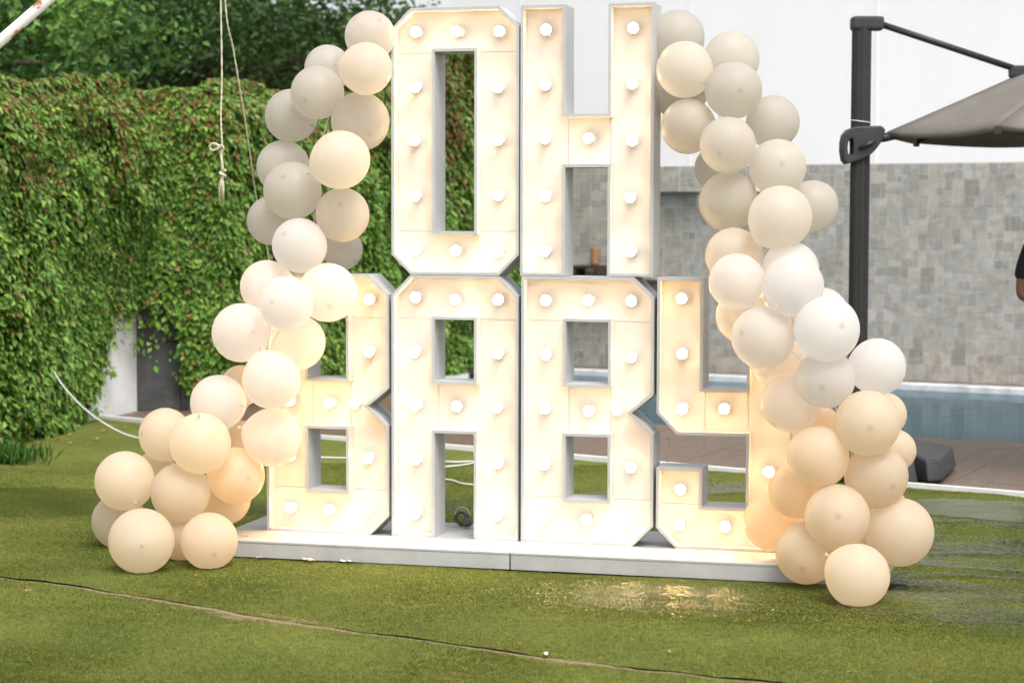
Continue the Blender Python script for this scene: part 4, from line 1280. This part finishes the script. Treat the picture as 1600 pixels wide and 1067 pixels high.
# weed tuft at the far left
wt = thing('grass_tuft', 'tuft of tall green weeds at the left edge of the lawn', 'plant', (-3.50, 2.62, 0.005))
rg = np.random.default_rng(3)
n = 700
P = np.stack([rg.normal(0, 0.13, n), rg.normal(0, 0.10, n), np.zeros(n)], 1)
D = np.stack([rg.normal(0, 0.45, n), rg.normal(0, 0.45, n), np.ones(n)], 1)
N = rg.normal(0, 1, (n, 3))
N[:, 2] *= 0.2
N /= np.linalg.norm(N, axis=1, keepdims=True)
o = link('blades', leaves('blades', P, N, D, 0.06 + 0.10 * rg.random(n), np.array([[0.06, 0.14, 0.02]]) * (0.7 + 0.6 * rg.random((n, 1))), 0.1, 0.10), MAT['leaf'], wt)
o['kind'] = 'stuff'

# ------------------------------------------------------------------ person at the right edge, only an arm in view
def skin_mesh(name, verts, edges, radii, root, mat, parent=None, sub=2):
    me = bpy.data.meshes.new(name)
    me.from_pydata(verts, edges, [])
    o = link(name, me, mat, parent)
    md_ = o.modifiers.new('skin', 'SKIN')
    md_.use_smooth_shade = True
    for i, rr in enumerate(radii):
        sv_ = me.skin_vertices[0].data[i]
        sv_.radius = rr if hasattr(rr, '__len__') else (rr, rr)
        sv_.use_root = (i == root)
    s2 = o.modifiers.new('sub', 'SUBSURF')
    s2.levels = s2.render_levels = sub
    return o
def arm_chain(s):
    """shoulder, elbow, wrist of an arm folded across the chest"""
    return [(s * 0.175, 0.0, 1.375), (s * 0.215, 0.0, 1.24), (s * 0.238, -0.005, 1.095), (s * 0.12, -0.13, 1.10 + 0.03 * s), (-s * 0.02, -0.19, 1.13 + 0.03 * s), (-s * 0.09, -0.185, 1.15 + 0.03 * s)]
pv = [(0, 0, 0.93), (0, 0.0, 1.08), (0, 0.0, 1.24), (0, 0.0, 1.35), (0, -0.005, 1.43), (0, -0.015, 1.50), (0, -0.03, 1.565), (0, -0.02, 1.635)]
pe = [(i, i + 1) for i in range(7)]
prr = [(0.15, 0.11), (0.135, 0.10), (0.15, 0.11), (0.12, 0.09), (0.052, 0.055), (0.062, 0.070), (0.074, 0.088), (0.055, 0.07)]
for s in (-1, 1):
    k = len(pv)
    ch = arm_chain(s)
    pv += ch
    prr += [0.058, 0.050, 0.043, 0.040, 0.028, (0.036, 0.018)]
    pe += [(3, k)] + [(k + i, k + i + 1) for i in range(5)]
    palm = Vector(ch[-1])
    for fi in range(4):                                   # four fingers laid on the other arm
        q = len(pv)
        zz = (fi - 1.5) * 0.019
        pv += [(palm.x - s * 0.035, palm.y + 0.005, palm.z + zz), (palm.x - s * (0.075 + 0.006 * (1.5 - abs(fi - 1.5))), palm.y + 0.025, palm.z + zz * 1.1)]
        prr += [0.0085, 0.007]
        pe += [(k + 5, q), (q, q + 1)]
    q = len(pv)
    pv += [(palm.x + s * 0.0, palm.y - 0.02, palm.z + 0.045), (palm.x - s * 0.02, palm.y - 0.015, palm.z + 0.07)]
    prr += [0.010, 0.008]
    pe += [(k + 4, q), (q, q + 1)]
    q = len(pv)
    pv += [(s * 0.09, 0, 0.86), (s * 0.10, -0.005, 0.68), (s * 0.105, -0.01, 0.48), (s * 0.105, 0.02, 0.28), (s * 0.105, 0.025, 0.085), (s * 0.11, -0.13, 0.05)]
    prr += [0.088, 0.078, 0.056, 0.052, 0.038, 0.036]
    pe += [(0, q)] + [(q + i, q + i + 1) for i in range(5)]
body = skin_mesh('person', pv, pe, prr, 0, MAT['skin'])
body.location = (3.045, 4.07, 0.0)
body.rotation_euler.z = YAW + 0.15
tag(body, 'person in a black short sleeved shirt at the right edge, elbow showing', 'person')
sv2 = [(0, 0, 0.90), (0, 0, 1.08), (0, 0, 1.25), (0, 0, 1.37), (0, -0.003, 1.425)]
se = [(i, i + 1) for i in range(4)]
sr = [(0.172, 0.132), (0.158, 0.122), (0.170, 0.128), (0.135, 0.105), (0.066, 0.068)]
for s in (-1, 1):
    ch = arm_chain(s)
    k = len(sv2)
    e = Vector(ch[1]).lerp(Vector(ch[2]), 0.42)
    sv2 += [ch[0], ch[1], tuple(e)]
    sr += [0.072, 0.066, 0.064]
    se += [(3, k), (k, k + 1), (k + 1, k + 2)]
skin_mesh('shirt', sv2, se, sr, 0, MAT['shirt'], body)
tv = [(0, 0, 0.97), (0, 0, 0.90)]
te = [(0, 1)]
trr = [(0.160, 0.122), (0.165, 0.125)]
for s in (-1, 1):
    k = len(tv)
    tv += [(s * 0.09, 0, 0.84), (s * 0.10, -0.005, 0.68), (s * 0.105, -0.01, 0.48), (s * 0.105, 0.02, 0.28), (s * 0.105, 0.022, 0.10)]
    trr += [0.10, 0.092, 0.075, 0.068, 0.064]
    te += [(1, k)] + [(k + i, k + i + 1) for i in range(4)]
skin_mesh('trousers', tv, te, trr, 0, MAT['trousers'], body)
for s in (-1, 1):
    skin_mesh('shoe', [(s * 0.105, 0.05, 0.05), (s * 0.106, -0.04, 0.05), (s * 0.11, -0.16, 0.038)], [(0, 1), (1, 2)], [(0.045, 0.045), (0.048, 0.045), (0.042, 0.034)], 0, MAT['dark_plastic'], body)
skin_mesh('hair', [(0, 0.035, 1.52), (0, 0.03, 1.60), (0, -0.01, 1.665), (0, -0.06, 1.665)], [(0, 1), (1, 2), (2, 3)], [(0.06, 0.05), (0.082, 0.07), (0.078, 0.06), (0.05, 0.025)], 1, MAT['hair'], body)
for s in (-1, 1):
    ev, ef = lathe_data([(0.0005, -0.012), (0.008, -0.009), (0.012, 0), (0.008, 0.009), (0.0005, 0.012)], 10)
    link('eye', mesh('eye', ev, ef, True), MAT['paper'], body, (s * 0.03, -0.098, 1.575))
    link('ear', mesh('ear', [(a * 0.6, b * 1.5, c * 2.2) for a, b, c in ev], ef, True), MAT['skin'], body, (s * 0.078, -0.02, 1.565))
link('nose', fix(mesh('nose', [(0, -0.108, 1.575), (-0.015, -0.108, 1.54), (0.015, -0.108, 1.54), (0, -0.138, 1.543)], [(0, 1, 3), (0, 3, 2), (1, 2, 3), (0, 2, 1)], True)), MAT['skin'], body)
link('mouth', box('mouth', -0.022, 0.022, -0.106, -0.094, 1.513, 1.522, 0.003, 2), MAT['terracotta'], body)
